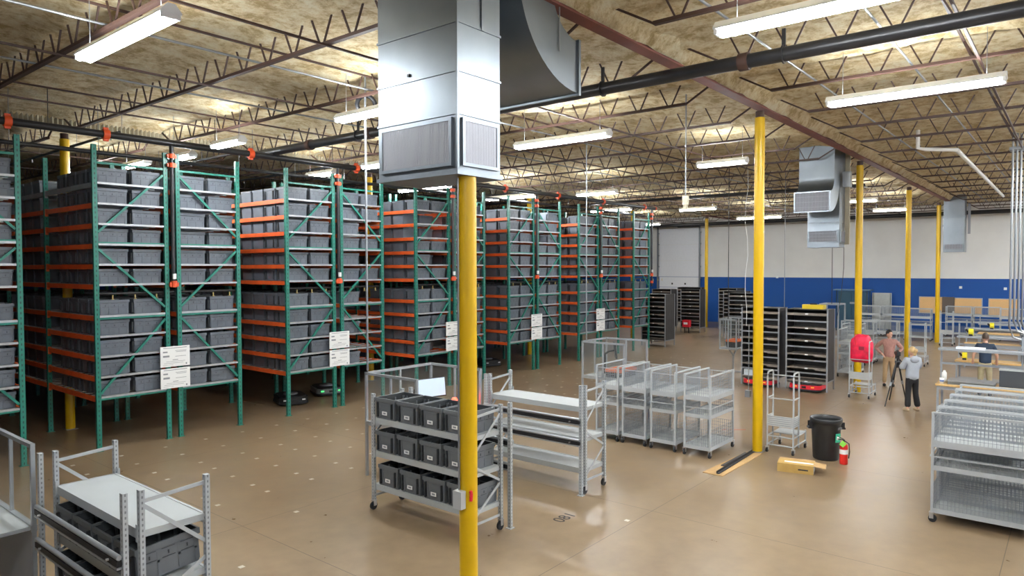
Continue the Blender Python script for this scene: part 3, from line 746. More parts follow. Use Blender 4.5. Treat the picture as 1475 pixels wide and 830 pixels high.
def dock(label, loc, side=-1, L=1.05):
    t = thing('dock_frame', label, 'frame', loc, 0, 'cart dock frames')
    pm = MB().box((-.022, -.03, 0), (.022, .03, 1.84)).box((-.05, -.05, 0), (.05, .05, .01)).mesh('post', white_p)
    for sy in (-1, 1): obj('post', pm, t, (0, sy*L, 0))
    for z in (1.26, .91):
        r = MB().tube([(side*.045, -L, z+.02), (side*.045, L, z+.02)], .024, 8).build('roller_rail', alu, t)
        MB().box((side*.045-.02, -L, z-.06), (side*.045+.02, L, z-.005)).build('rubber_strip', blackm, r)
        MB().box((side*.045-.022, -L, z-.085), (side*.045+.022, L, z-.065)).build('lower_lip', alu, r)
        for sy in (-1, 1): MB().tube([(side*.03, sy*(L-.18), z-.03), (side*.09, sy*(L-.18), z-.03)], .013, 8).build('bolt', zinc, r)
    return t
flow_cart('long white shelf cart in the lower left corner, plain top over totes', (2.97, 7.50, 0), 0, -1)
flow_cart('long white shelf cart loaded with three rows of dark totes behind the column', (7.34, 7.50, 0))
flow_cart('long empty white shelf cart with three bare shelves in the middle', (10.04, 7.42, 0))
dock('perforated dock frame in front of the lower left shelf cart', (2.52, 7.48, 0))
dock('perforated dock frame behind the cart loaded with dark totes', (7.76, 7.42, 0), 1)
dock('perforated dock frame with black rails before the empty shelf cart', (9.62, 7.42, 0))
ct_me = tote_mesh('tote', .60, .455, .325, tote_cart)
card_me = MB().box((-.3035, -.055, .07), (-.300, .055, .125)).mesh('label_card', card_m)
mark_me = MB().box((-.3045, -.03, .085), (-.3035, .03, .11)).mesh('card_print', inkgrey)
def cart_tote(x, y, z, label, tilt=0., rz=0.):
    o = obj('tote', ct_me, None, (x, y, z), (0, tilt, rz)); tag(o, label, 'tote', 'dark totes on the shelf carts')
    c = obj('label_card', card_me, o, label='white label card'); obj('card_print', mark_me, c)
    return o
for r, z in enumerate((1.454, .934, .414)):
    for k in range(4):
        cart_tote(7.335, 8.275-.5*k-(.06 if r == 2 else 0), z, 'dark grey tote, %s row of the loaded cart, %s from left' % (('top', 'middle', 'bottom')[r], ORD[k]), 0, rnd.uniform(-.02, .02))
for r, z in enumerate((.962, .442)):
    for k in range(4):
        cart_tote(2.96, 8.25-.5*k, z, 'dark tote in lower left cart, %s row, %s from the far end' % (('upper', 'lower')[r], ORD[k]), -.075)

# ================================================================== KIOSKS
def kiosk(label, x0, x1, y0, y1, zt=1.9, ztab=1.0, group='work station kiosks', lower=True, yleg=False):
    """aluminium profile cell, open towards -y, with clear panels above a table"""
    t = thing('station_frame', label, 'kiosk', ((x0+x1)/2, (y0+y1)/2, 0), 0, group)
    hx, hy = (x1-x0)/2, (y1-y0)/2; p = .022
    zb = 0 if not yleg else ztab-.05
    for sx in (-1, 1):
        for sy in (-1, 1): MB().box((sx*hx-p, sy*hy-p, zb), (sx*hx+p, sy*hy+p, zt)).build('post', alu, t)
        MB().box((sx*hx-p*.8, -p*.8, ztab), (sx*hx+p*.8, p*.8, zt-.02)).build('post', alu, t)
        MB().box((sx*hx-p, -hy, zt-.045), (sx*hx+p, hy, zt)).build('top_rail', alu, t)
        MB().box((sx*hx-.003, -hy+p, ztab+.03), (sx*hx+.003, hy-p, zt-.05)).build('clear_panel', glassy, t)
    MB().box((-hx, hy-p, zt-.045), (hx, hy+p, zt)).build('top_rail', alu, t)
    MB().box((-p*.8, hy-p*.8, ztab), (p*.8, hy+p*.8, zt-.02)).build('post', alu, t)
    MB().box((-hx+p, hy-.003, ztab+.03), (hx-p, hy+.003, zt-.05)).build('clear_panel', glassy, t)
    MB().box((-hx, -hy, ztab-.04), (hx, hy, ztab)).build('table_top', shelf_m, t)
    for sx in (-1, 1): MB().box((sx*hx-.03, -hy-.02, ztab-.06), (sx*hx+.03, hy, ztab+.012)).build('table_edge', alu, t)
    if yleg:
        b = MB(); b.bar((0, 0, 0), (0, 0, ztab-.3), .06); b.bar((0, 0, ztab-.32), (-hx*.8, 0, ztab-.05), .045); b.bar((0, 0, ztab-.32), (hx*.8, 0, ztab-.05), .045); b.bar((0, -hy, .03), (0, hy, .03), .06)
        b.build('leg', alu, t)
    elif lower:
        for sx in (-1, 1): MB().box((sx*hx-.004, -hy+p, .12), (sx*hx+.004, hy-p, ztab-.06)).build('side_panel', mat('panel_grey', (.42, .44, .45), .5), t)
    return t
scr_w = mat('screen_on', (.42, .52, .64), .3, emit=.35); scr_b = mat('screen_blue', (.05, .11, .22), .25)
def monitor(label, loc, rotz, w_=.62, h=.36, m=scr_w, tilt=-.12):
    t = thing('monitor', label, 'monitor', loc, rotz)
    c = MB().box((-w_/2, -.02, 0), (w_/2, .02, h)).build('case', blackm, t); c.rotation_euler = (tilt, 0, 0)
    s_ = MB().box((-w_/2+.015, -.0225, .02), (w_/2-.015, -.0205, h-.015)).build('screen', m, c)
    a = MB(); a.bar((0, .03, h*.5), (-.1, .2, h*.45), .035); a.bar((-.1, .2, h*.45), (-.2, .3, h*.3), .035); a.bar((-.2, .3, h*.3), (-.2, .3, -.39), .045); a.build('arm', blackm, t)
    return t
kiosk('aluminium work station with a monitor behind the cart of dark totes', 8.12, 9.75, 8.72, 10.05, lower=False)
kiosk('aluminium work station with an orange tray behind the row of wire carts', 15.1, 16.27, 8.72, 9.95, lower=False)
kiosk('aluminium framed station cut by the left edge of the picture', 1.0, 2.52, 8.78, 10.25)
kiosk('small caged station on a forked leg left of the black shelf units', 24.0, 25.0, 9.35, 9.95, 1.95, .92, yleg=True)
monitor('lit monitor on a black arm above the dark totes', (8.99, 9.25, 1.40), math.radians(-12))
monitor('dark blue monitor in the station behind the wire carts', (15.85, 9.4, 1.42), math.radians(35), .5, .4, scr_b)
glow = mat('beacon_red', (1, .06, .03), .4, emit=3)
t = thing('beacon_scanner', 'red glowing scanner beside the lit monitor', 'scanner', (9.36, 9.02, 1.0)); MB().lathe([(0, 0), (.05, 0), (.035, .24), (.05, .27), (.06, .33), (.03, .37), (0, .37)], 12).build('lamp', glow, t); MB().box((-.06, -.06, 0), (.06, .06, .03)).build('base', blackm, t)
t = thing('handheld_scanner', 'black scanner on a grey stand left of the lit monitor', 'scanner', (8.35, 9.1, 1.0))
MB().box((-.06, -.05, 0), (.06, .05, .45)).build('stand', conduit, t); MB().box((-.04, -.1, .45), (.04, .08, .58)).box((-.035, -.03, .30), (.035, .03, .46)).build('head', blackm, t)
def tray(label, loc, m, L=.6, W=.4, H=.14):
    t = thing('tray', label, 'tray', loc, 0)
    MB().box((-L/2, -W/2, 0), (L/2, W/2, H), .02).build('tub', blackm, t)
    b = MB()
    for s_ in (-1, 1): b.box((-L/2, s_*(W/2-.02)-.03, H), (L/2, s_*(W/2-.02)+.03, H+.07)); b.box((s_*(L/2-.02)-.03, -W/2, H), (s_*(L/2-.02)+.03, W/2, H+.07))
    b.build('orange_rim', m, t)
    return t
om = mat('tray_orange', (.85, .17, .03), .45)
tray('orange rimmed tray in the station behind the wire carts', (15.6, 9.1, 1.0), om, .8, .45)
tray('orange rimmed black tray in the caged station by the black shelves', (24.5, 9.6, .92), om, .7, .38, .2)
tray('orange tray on the table under the lit monitor', (8.95, 9.0, 1.0), om, .5, .3, .1)
t = thing('carton', 'open brown carton on the station at the left edge', 'box', (2.05, 9.35, 1.0)); MB().box((-.18, -.15, 0), (.18, .15, .16)).build('box_body', carton, t); MB().box((-.16, -.13, .155), (.16, .13, .165)).build('contents', blackm, t)
tag(MB().ellipsoid((0, 0, .1), (.16, .13, .1)).build('plastic_bag', mat('bag_white', (.75, .76, .76), .5, noise=.1, bump=.4, bscale=8), None, (2.25, 9.8, 1.0)), 'crumpled white plastic bag on the left edge station', 'bag')

# ================================================================== BLACK SHELF UNITS
def shelf_unit(label, x, y0, y1, depth=.75, h=2.5, rotz=0, group='black bin shelf units'):
    W = y1-y0; t = thing('bin_shelf', label, 'shelf unit', (x+depth/2, (y0+y1)/2, 0), rotz, group)
    hx, hy = depth/2, W/2
    for sx in (-1, 1):
        for sy in (-1, 1): MB().box((sx*hx-.02, sy*hy-.02, 0), (sx*hx+.02, sy*hy+.02, h)).build('post', shelfrail, t)
    for sy in (-1, 1): MB().box((-hx+.02, sy*(hy-.005)-.008, .30), (hx-.02, sy*(hy-.005)+.008, h-.01)).build('side_panel', shelfblk, t)
    MB().box((hx-.03, -hy+.02, .3), (hx-.02, hy-.02, h-.01)).build('back_panel', shelfblk, t)
    MB().box((-hx, -hy, h-.02), (hx, hy, h)).build('top_panel', shelfblk, t)
    for sy in (-1, 1): MB().bar((-hx, sy*hy, .29), (hx, sy*hy, .29), .025, .035).build('base_rail', shelfrail, t)
    for i, z in enumerate((2.36, 1.92, 1.53, 1.11, .69, .28)):
        s_ = MB().box((-hx+.01, -hy+.022, z-.02), (hx-.03, hy-.022, z)).box((-hx-.015, -hy+.02, z-.055), (-hx+.012, hy-.02, z+.02)).build('shelf_board', shelfboard, t)
        MB().box((-hx-.018, -.045, z-.03), (-hx-.0155, .045, z+.015)).build('bin_label', card_m, s_)
        if i: MB().box((-hx-.015, -.1-hy*.25, z-.055), (-hx+.01, hy-.03, z-.02)).build('lip', shelfrail, s_)
    for z in (2.13, 1.73, 1.34, .93, .54): MB().box((-hx-.012, -hy+.02, z-.022), (-hx+.012, hy-.02, z+.022)).build('front_rail', shelfrail, t)
    return t
shelf_unit('black bin shelf unit with a red robot under it, right one of the near pair', 22.2, 5.85, 7.05)
shelf_unit('black bin shelf unit half behind the second column, left one of the near pair', 22.2, 7.29, 8.46)
shelf_unit('black bin shelf unit just right of the last rack end', 30.17, 15.22, 16.45, 1.0)
shelf_unit('black bin shelf unit with a red bin before it, under the dock door', 37.9, 16.93, 18.1)
shelf_unit('black bin shelf unit behind the last rack end, left of the dock door', 37.4, 18.5, 19.7)
shelf_unit('black bin shelf unit showing its plain side right of the dock door', 40.8, 15.9, 17.0, 1.4)
shelf_unit('distant black bin shelf unit left of the second yellow column', 33.9, 12.3, 13.6)
shelf_unit('distant black bin shelf unit turned behind the one left of the second column', 36.4, 13.7, 14.9)
shelf_unit('rear black bin shelf unit in line with the dock door', 41.8, 18.6, 20.2)
low_robot(22.32, 6.42, 'red low robot under the right near black shelf unit', red2, acc_o, 0, .9, .95, .27)
low_robot(22.36, 7.88, 'red low robot under the left near black shelf unit', red2, acc_o, 0, .9, .95, .27)
t = thing('red_bin', 'small red bin on legs in front of the distant black shelf', 'bin', (37.4, 17.5, 0))
MB().box((-.15, -.2, .35), (.15, .2, .75)).build('tub', red2, t); MB().box((-.155, -.12, .5), (-.15, .12, .62)).build('print', card_m, t)
for s_ in (-1, 1): MB().bar((0, s_*.12, 0), (0, s_*.12, .36), .04).build('leg', blackm, t)
t = thing('yellow_case', 'yellow tool case on top of the right black shelf unit', 'case', (22.55, 6.35, 2.5)); MB().box((-.15, -.32, 0), (.15, .30, .13)).build('shell', mat('case_yellow', (.75, .55, .02), .45), t); MB().box((-.02, -.1, .13), (.02, .1, .17)).build('handle', blackm, t)
t = thing('paper_stack', 'stack of pale papers in the lowest bay of left black shelf unit', 'papers', (22.35, 8.2, .283))
for k in range(4): MB().box((-.13, -.2, .052*k), (.13, .2, .052*k+.048)).build('ream', mat('paper2', (.6, .66, .72), .5), t)

# ================================================================== STEP CARTS
def step_cart(label, loc, rotz=0, L=.8, W=.52, H=1.65):
    t = thing('step_cart', label, 'cart', loc, rotz, 'white tubular step carts')
    r = .018; hx, hy = L/2, W/2
    for sy in (-1, 1):
        y = sy*hy
        pts = [(-hx, y, .1), (-hx, y, H-.08)]+[(-hx+.08-.08*math.cos(a), y, H-.08+.08*math.sin(a)) for a in (PI/6, PI/3, PI/2)]
        xr = -hx+.34
        pts += [(xr-.08+.08*math.sin(a), y, H-.08+.08*math.cos(a)) for a in (0, PI/6, PI/3, PI/2)]+[(xr, y, .1)]
        MB().tube(pts, r, 8).build('side_hoop', white_m, t)
        for z in (1.12, .34, .16): MB().tube([(-hx, y, z), (xr if z > 1 else hx, y, z)], r*.8, 6).build('side_bar', white_m, t)
        MB().tube([(hx, y, .1), (hx, y, .38)], r, 8).build('short_post', white_m, t)
    for z in (1.12, .34, .16): MB().tube([(-hx, -hy, z), (-hx, hy, z)], r*.8, 6).build('cross_bar', white_m, t)
    MB().tube([(-hx+.34, -hy, H-.1), (-hx+.34, hy, H-.1)], r*.8, 6).build('cross_bar', white_m, t)
    MB().tube([(hx, -hy, .34), (hx, hy, .34)], r*.8, 6).build('cross_bar', white_m, t)
    b = MB(); b.box((-hx, -hy, .55), (-hx+.34, hy, .57))
    for sy in (-1, 1): b.box((-hx, sy*hy-.004, .55), (-hx+.34, sy*hy+.004, .76))
    b.box((-hx-.006, -hy, .55), (-hx+.004, hy, .76)); b.build('basket', punched('basket_mesh', (.55, .58, .59), (.3, .32, .33), .04, .5, w=.3), t)
    MB().box((-hx+.36, -hy, .33), (hx, hy, .35)).build('step', white_m, t)
    for sx in (-1, 1):
        for sy in (-1, 1): caster(t, sx*hx, sy*hy, .045, .12)
    return t
sc0 = step_cart('white tubular step cart standing by the second yellow column', (14.73, 4.66, 0))
copy_tree(sc0, 'white tubular step cart carrying a red bag', (22.2, 4.87, 0))
copy_tree(sc0, 'white step cart in front of the farthest right yellow column', (39.3, 4.9, 0))
copy_tree(sc0, 'tall white rolling step cart behind the woman, right of the fourth column', (30.6, 4.75, 0))
# red bag
bg = MB(); bg.smooth = True
n, m = 24, 16
vs = []
for i in range(m+1):
    ph = PI*i/m
    for j in range(n):
        a = 2*PI*j/n; q = Vector((math.sin(ph)*math.cos(a), math.sin(ph)*math.sin(a), -math.cos(ph)))
        s_ = 1+.14*mn.noise((q.x*3, q.y*3, q.z*3))
        ex = lambda v: math.copysign(abs(v)**.65, v)
        vs.append((.20*ex(q.x)*s_, (.30-.05*q.z)*ex(q.y)*s_, .40*ex(q.z)*s_))
bg.add(vs, [(i*n+j, i*n+(j+1) % n, (i+1)*n+(j+1) % n, (i+1)*n+j) for i in range(m) for j in range(n)])
t = thing('red_bag', 'bright red bag hanging in the white step cart', 'bag', (22.02, 4.87, 1.42))
bg.build('sack', mat('bag_red', (.80, .008, .06), .55, noise=.25, nscale=9, bump=.6, bscale=7), t)
MB().tube([(-.19, .1, .1), (-.24, .12, .3), (-.15, .12, .42)], .018, 6).build('strap', red2, t)
MB().box((-.225, -.12, -.02), (-.205, .02, .08)).build('print_patch', mat('patch_dark', (.25, .01, .03), .5), t)

# ================================================================== FLOOR ITEMS NEAR THE SECOND COLUMN
t = thing('trash_bin', 'round black plastic trash bin beside the fire extinguisher', 'trash bin', (14.55, 3.84, 0))
MB().lathe([(0, .0), (.225, 0), (.24, .03), (.275, .70), (.285, .72), (.30, .74), (.305, .80), (.295, .82), (.28, .815), (.265, .75), (.225, .04), (0, .035)], 32).build('tub', mat('bin_black', (.014, .016, .019), .42, noise=.3, nscale=5), t)
for a in (2.1, -1.04):
    h = MB().box((-.04, -.07, .60), (.045, .07, .635)).box((-.03, -.07, .635), (.03, -.05, .735)).box((-.03, .05, .635), (.03, .07, .735)).build('handle', blackm, t)
    h.location = (.30*math.cos(a), .30*math.sin(a), 0); h.rotation_euler = (0, 0, a)
def patch(t, ang, z0, z1, w_, r, m, name):
    o = MB(); o.box((-.004, -w_/2, z0), (.004, w_/2, z1)); p = o.build(name, m, t); p.location = (r*math.cos(ang), r*math.sin(ang), 0); p.rotation_euler = (0, 0.05, ang); return p
patch(t, -2.05, .38, .55, .12, .262, mat('label_green', (.03, .45, .27), .5), 'green_label')
patch(t, -2.05, .43, .50, .06, .266, card_m, 'green_label_mark')
patch(t, -1.95, .63, .67, .12, .276, mat('emboss_grey', (.12, .13, .14), .5), 'embossed_plate')
t = thing('fire_extinguisher', 'red fire extinguisher with a green tag beside the trash bin', 'fire extinguisher', (14.34, 3.46, 0))
MB().lathe([(0, 0), (.07, 0), (.075, .02), (.075, .34), (.06, .385), (.03, .41), (.022, .43), (0, .43)], 20).build('cylinder', mat('ext_red', (.62, .02, .015), .3), t)
MB().lathe([(.0765, .20), (.0765, .29)], 20).build('band', card_m, t)
MB().tube([(0, 0, .42), (0, 0, .47)], .02, 8).box((-.015, -.02, .46), (.015, .11, .475)).bar((0, .0, .48), (0, .11, .52), .02, .01).build('valve', blackm, t)
MB().tube([(0, -.02, .45), (.02, -.09, .40), (.02, -.10, .25), (.02, -.085, .12)], .011, 8).build('hose', blackm, t)
o = MB().box((-.09, -.04, .0), (-.085, .05, .1)).build('green_tag', mat('tag_green', (.25, .7, .08), .5), t, (0, .05, .36)); o.rotation_euler = (.7, 0, .3)
t = thing('floor_carton', 'yellow brown carton lying open on the floor before the trash bin', 'box', (13.30, 4.03, 0), math.radians(12))
MB().box((-.165, -.31, 0), (.165, .31, .16)).build('box_body', carton, t)
o = MB().box((0, -.31, 0), (.20, .31, .006)).build('flap', board, t, (.165, -.0, .157)); o.rotation_euler = (0, .12, 0)
o = MB().box((-.16, 0, 0), (.16, .2, .006)).build('flap', board, t, (0, -.31, .158)); o.rotation_euler = (-.1, 0, PI)
MB().box((-.14, -.313, .01), (.15, -.310, .15)).build('shipping_label', card_m, t)
MB().box((-.167, -.22, .06), (-.165, -.05, .085)).build('print', ink, t); MB().box((-.04, -.30, .1605), (.04, .2, .162)).build('tape', card_m, t)
t = thing('flat_cardboard', 'flattened brown cardboard strip lying at the foot of the second column', 'cardboard', (0, 0, 0))
MB().add([(12.12, 5.34, .0), (12.1, 4.95, 0), (14.1, 4.93, 0), (14.0, 5.24, 0), (12.12, 5.34, .012), (12.1, 4.95, .012), (14.1, 4.93, .012), (14.0, 5.24, .012)], [(3, 2, 1, 0), (4, 5, 6, 7), (0, 1, 5, 4), (1, 2, 6, 5), (2, 3, 7, 6), (3, 0, 4, 7)]).build('sheet', board, t)
t = thing('metal_angle', 'dark steel angle lying on the flattened cardboard', 'steel bar', (0, 0, .013))
MB().bar((12.15, 5.06, .012), (14.05, 5.10, .012), .05, .012).bar((12.15, 5.085, .03), (14.05, 5.125, .03), .008, .05).build('angle', mat('dark_steel', (.035, .035, .04), .5, .3), t)
t = thing('metal_angle', 'shorter dark steel angle on the flattened cardboard', 'steel bar', (0, 0, .013))
MB().bar((12.7, 5.20, .012), (13.9, 5.19, .012), .06, .012).build('angle', MATS['dark_steel'], t)
t = thing('outlet_box', 'small grey outlet box mounted low on the second yellow column', 'outlet box', (14.05, 5.32, 0)); t.location = (14.13, 5.20, 1.12); MB().box((-.05, 0, 0), (.05, .1, .14)).build('box', conduit, t); MB().tube([(0, .04, .14), (0, .04, 1.5)], .01, 6).build('conduit', conduit, t)

# ================================================================== BENCHES ON THE RIGHT
def bench(label, x0, y1, L=3.4, D_=.8, shelf=1.75, post=2.1, ztop=.9):
    t = thing('work_bench', label, 'workbench', (x0+D_/2, y1-L/2, 0), 0, 'work benches with overhead shelves')
    hx, hy = D_/2, L/2
    MB().box((-hx, -hy, ztop-.045), (hx, hy, ztop)).build('bench_top', wood, t)
    for sx in (-1, 1):
        for sy in (-1, 0, 1): MB().box((sx*(hx-.05)-.025, sy*(hy-.05)-.025, 0), (sx*(hx-.05)+.025, sy*(hy-.05)+.025, ztop-.045)).build('leg', benchm, t)
    for sx in (-1, 1): MB().box((sx*(hx-.05)-.02, -hy+.05, ztop-.13), (sx*(hx-.05)+.02, hy-.05, ztop-.05)).build('apron', benchm, t)
    MB().box((-hx+.1, -hy+.05, .28), (hx-.05, hy-.05, .31)).build('lower_shelf', benchm, t)
    for sy in (-1, 0, 1): MB().box((hx-.10, sy*(hy-.03)-.02, ztop), (hx-.05, sy*(hy-.03)+.02, post)).build('upright', benchm, t)
    MB().box((hx-.42, -hy, shelf-.03), (hx+.02, hy, shelf)).box((hx-.43, -hy, shelf-.05), (hx-.41, hy, shelf+.005)).build('overhead_shelf', benchm, t)
    MB().box((hx-.09, -hy, 1.32), (hx-.06, hy, 1.37)).build('cross_rail', benchm, t)
    return t
bench('grey workbench with wooden top behind the right edge wire carts', 19.9, 2.72)
bench('grey workbench with wooden top behind the worker in navy', 25.3, 2.95, shelf=1.62, post=2.0)
bench('third grey workbench back, in front of the cork boards', 31.0, 3.35, shelf=1.45, post=1.75)
bench('farthest grey workbench before the far wire carts', 36.2, 3.4, shelf=1.28, post=1.6)
def slab_thing(name, label, cat, loc, d, m, m2=None, rz=0):
    t = thing(name, label, cat, loc, rz)
    MB().box((-d[0]/2, -d[1]/2, 0), (d[0]/2, d[1]/2, d[2])).build('body', m, t)
    MB().box((-d[0]/2-.01, -d[1]/2-.01, d[2]), (d[0]/2+.01, d[1]/2+.01, d[2]+.03)).build('rim', m2 or shelfrail, t)
    return t
slab_thing('equipment_box', 'large dark panel box on the near workbench at right edge', 'box', (20.45, .95, .9), (.3, 1.0, .40), mat('panel_slate', (.045, .055, .07), .5), white_m)
slab_thing('conveyor_tray', 'long flat grey tray on the near workbench', 'tray', (20.3, 2.0, .9), (.55, .95, .07), mat('tray_grey', (.12, .13, .13), .5), shelfrail)
slab_thing('equipment_box', 'dark panel box on the bench behind the worker in navy', 'box', (25.75, .75, .9), (.35, 1.1, .45), MATS['panel_slate'], white_m)
slab_thing('equipment_box', 'dark panel box on the third bench at the right edge', 'box', (31.4, .9, .9), (.35, 1.4, .4), MATS['panel_slate'])
def mug(label, loc, m): 
    t = thing('cup', label, 'cup', loc); MB().lathe([(0, 0), (.04, 0), (.05, .14), (.045, .14), (.036, .01), (0, .01)], 14).build('cup_body', m, t); MB().lathe([(.044, .05), (.0475, .09)], 14).build('band', mat('cup_blue', (.1, .2, .5), .5), t); return t
mug('white and blue cup at the left end of the near workbench', (20.05, 2.60, .9), card_m)
tag(MB().lathe([(0, 0), (.055, 0), (.055, .24), (.03, .27), (.03, .3), (0, .3)], 14).build('white_bottle', card_m, None, (20.3, 2.58, .9)), 'white bottle at the left end of the near workbench', 'bottle')
def tape_reel(label, loc):
    t = thing('tape_dispenser', label, 'tool', loc)
    MB().tube([(0, -.06, .12), (0, .06, .12)], .11, 14).build('reel', mat('tool_yellow', (.80, .70, .02), .45), t); MB().box((-.1, -.05, 0), (.1, .05, .06)).bar((0, .08, .12), (-.1, .12, .2), .04).build('base', blackm, t); return t
tape_reel('yellow tape reel on the overhead shelf level left of the worker head', (25.95, 2.6, 1.62))
tape_reel('yellow tape reel on the wooden bench left of the worker', (25.6, 2.72, .9))
tape_reel('yellow tape reel on the shelf of the third bench', (31.5, 2.5, 1.45))
tag(MB().ellipsoid((0, 0, .17), (.16, .28, .17)).build('red_sack', MATS['bag_red'], None, (36.7, 1.25, 1.28)), 'small red sack on the farthest bench shelf', 'bag')
tag(MB().box((-.12, -.3, 0), (.12, .3, .05)).build('paper_pile', MATS['paper'], None, (20.45, 2.05, 1.75)), 'flat white papers on the near bench overhead shelf', 'papers')
# hanging conduits above the benches
t = thing('conduit_drop', 'bundle of grey conduits dropping from the ceiling over the benches', 'conduits', (22.5, 1.3, 0))
for k, (dx, dy, z1) in enumerate(((0, .10, 1.85), (.15, .02, 2.0), (.3, -.06, 2.0), (1.2, -.10, 1.9))):
    MB().tube([(dx, dy, 7.3), (dx, dy, 2.7), (dx, dy+.01, z1+.35), (dx-.02, dy-.08, z1+.08), (dx-.02, dy-.3, z1), (dx-.02, dy-.6, z1-.02)], .028, 8).build('conduit', conduit, t)
MB().box((-.05, -.15, 6.85), (.4, .18, 6.92)).build('strut', conduit, t)
# ================================================================== FAR WALL ITEMS
for i, (ya, yb, z0, z1, l) in enumerate(((5.83, 7.18, 1.1, 2.07, 'cork board on the blue wall partly behind the farthest column'), (4.12, 5.5, 1.12, 2.04, 'middle cork board on the blue wall'), (2.44, 3.85, 1.06, 2.04, 'rightmost cork board on the blue wall'))):
    t = thing('cork_board', l, 'board', (46.17, (ya+yb)/2, z0), 0, 'cork boards')
    w_ = yb-ya; h = z1-z0
    MB().box((-.02, -w_/2+.03, .03), (.02, w_/2-.03, h-.03)).build('cork_panel', cork, t)
    f = MB()
    for a in ((-w_/2, w_/2, 0, .04), (-w_/2, w_/2, h-.04, h), (-w_/2, -w_/2+.04, .04, h-.04), (w_/2-.04, w_/2, .04, h-.04)): f.box((-.03, a[0], a[2]), (.02, a[1], a[3]))
    f.build('board_frame', alu, t)
tag(MB().box((-.03, -.3, 0), (.0, .3, .95)).build('dark_board', mat('board_brown', (.10, .075, .06), .6), None, (46.14, 5.95, 1.1)), 'dark brown board beside the left cork board', 'board')
bpy.data.objects['dark_board'].location = (46.12, 5.72, 1.12)
t = thing('grey_panel', 'pale grey upright panel standing against the blue wall', 'panel', (45.9, 9.07, 0))
MB().box((-.02, -.52, .12), (.02, .52, 2.24)).build('panel', mat('panel_pale', (.52, .55, .54), .6, noise=.06), t)
for s_ in (-1, 1): MB().bar((.0, s_*.45, 0), (0, s_*.45, 2.2), .04).bar((-.2, s_*.45, .02), (.2, s_*.45, .02), .04).build('foot', alu, t)
t = thing('tool_cabinet', 'dark teal cabinet with a flat top against the blue wall', 'cabinet', (44.4, 10.3, 0))
tcab = mat('cabinet_teal', (.012, .06, .10), .5)
MB().box((-.3, -.75, .1), (.3, .75, 2.36)).build('body', tcab, t); MB().box((-.4, -1.0, 2.40), (.4, 1.0, 2.46)).build('top', mat('cab_top', (.10, .18, .25), .4), t)
for s_ in (-1, 1): MB().box((-.32, s_*.375-.35, .2), (-.3, s_*.375+.35, 2.28)).build('door', tcab, t)
for s_ in (-1, 1): MB().bar((0, s_*.9, 0), (0, s_*.9, 2.4), .05).build('upright', tcab, t)
MB().box((-.325, -.3, 1.62), (-.32, .1, 1.74)).build('plate', inkgrey, t)
for y, z, l in ((5.15, 2.62, 'left white wall outlet on the blue band'), (3.1, 2.58, 'right white wall outlet on the blue band'), (15.3, 3.13, 'white wall box at the paint line')):
    o = MB().box((-.03, -.07, -.07), (0, .07, .07)).box((-.04, -.03, -.03), (-.03, .03, .03)).build('wall_outlet', card_m, None, (46.2, y, z)); tag(o, l, 'outlet')
t = thing('cage_frame', 'grey tall cage frame behind the right black shelf unit', 'frame', (30.3, 7.8, 0))
for sx in (-1, 1):
    for sy in (-1, 1): MB().bar((sx*.5, sy*.35, 0), (sx*.5, sy*.35, 2.3), .05).build('post', alu, t)
for sx in (-1, 1): MB().bar((sx*.5, -.35, 2.28), (sx*.5, .35, 2.28), .05).build('rail', alu, t)
for sy in (-1, 1): MB().bar((-.5, sy*.35, 2.28), (.5, sy*.35, 2.28), .05).build('rail', alu, t)
MB().box((-.5, -.35, .9), (.5, .35, .94)).build('shelf', shelf_m, t)

# ================================================================== CORD DROPS
def cord(label, x, y, zb, r=.012, m=conduit, zt=7.5, plug=None, wob=0.):
    t = thing('power_drop', label, 'cord', (x, y, 0))
    pts = [(0, 0, zt)]+[(wob*math.sin(k*1.3), wob*math.cos(k*1.7), zt+(zb-zt)*k/10) for k in range(1, 11)]
    MB().tube(pts, r, 6).build('cord', m, t)
    if plug: MB().box((-.05, -.05, zb-.18), (.05, .05, zb)).box((-.035, -.035, zb-.26), (.035, .035, zb-.18)).build('plug_box', plug, t)
    return t
rl = cord('grey power drop with a black reel above the station behind the loaded cart', 8.15, 10.05, 1.92, .02)
rg = MB(); rg.smooth = True
NR = 24
for q in range(NR):
    a = 2*PI*q/NR
    for s_ in range(8):
        b_ = 2*PI*s_/8; rg.v.append(((.16+.04*math.cos(b_))*math.cos(a), .05*math.sin(b_), (.16+.04*math.cos(b_))*math.sin(a)))
for q in range(NR):
    for s_ in range(8): rg.f.append((q*8+s_, ((q+1) % NR)*8+s_, ((q+1) % NR)*8+(s_+1) % 8, q*8+(s_+1) % 8)); rg.mi.append(0); rg.sm.append(True)
o = rg.build('cable_reel', blackm, rl, (0.1, .1, 6.78)); o.rotation_euler = (0, 0, -.6)
cord('grey power drop to the station behind the wire carts', 15.2, 9.9, 1.92, .018)
cord('grey drop ending in a cream outlet box high up, left of the second column', 13.28, 6.25, 5.25, .014, conduit, 7.5, mat('outlet_cream', (.7, .66, .5), .5))
cord('dark drop hanging to the caged station by the black shelves', 24.0, 9.65, 1.95, .015, blackpipe, 7.5, None, .0)
cord('thin pale cord hanging left of the second yellow column', 22.05, 8.28, 1.9, .008, card_m, 7.5, None, .04)
cord('grey drop behind the right black shelf unit', 26.8, 8.6, 2.2, .012, conduit)
cord('thin dark drop to the cage frame left of the third column', 29.8, 7.7, 2.3, .012, blackpipe)

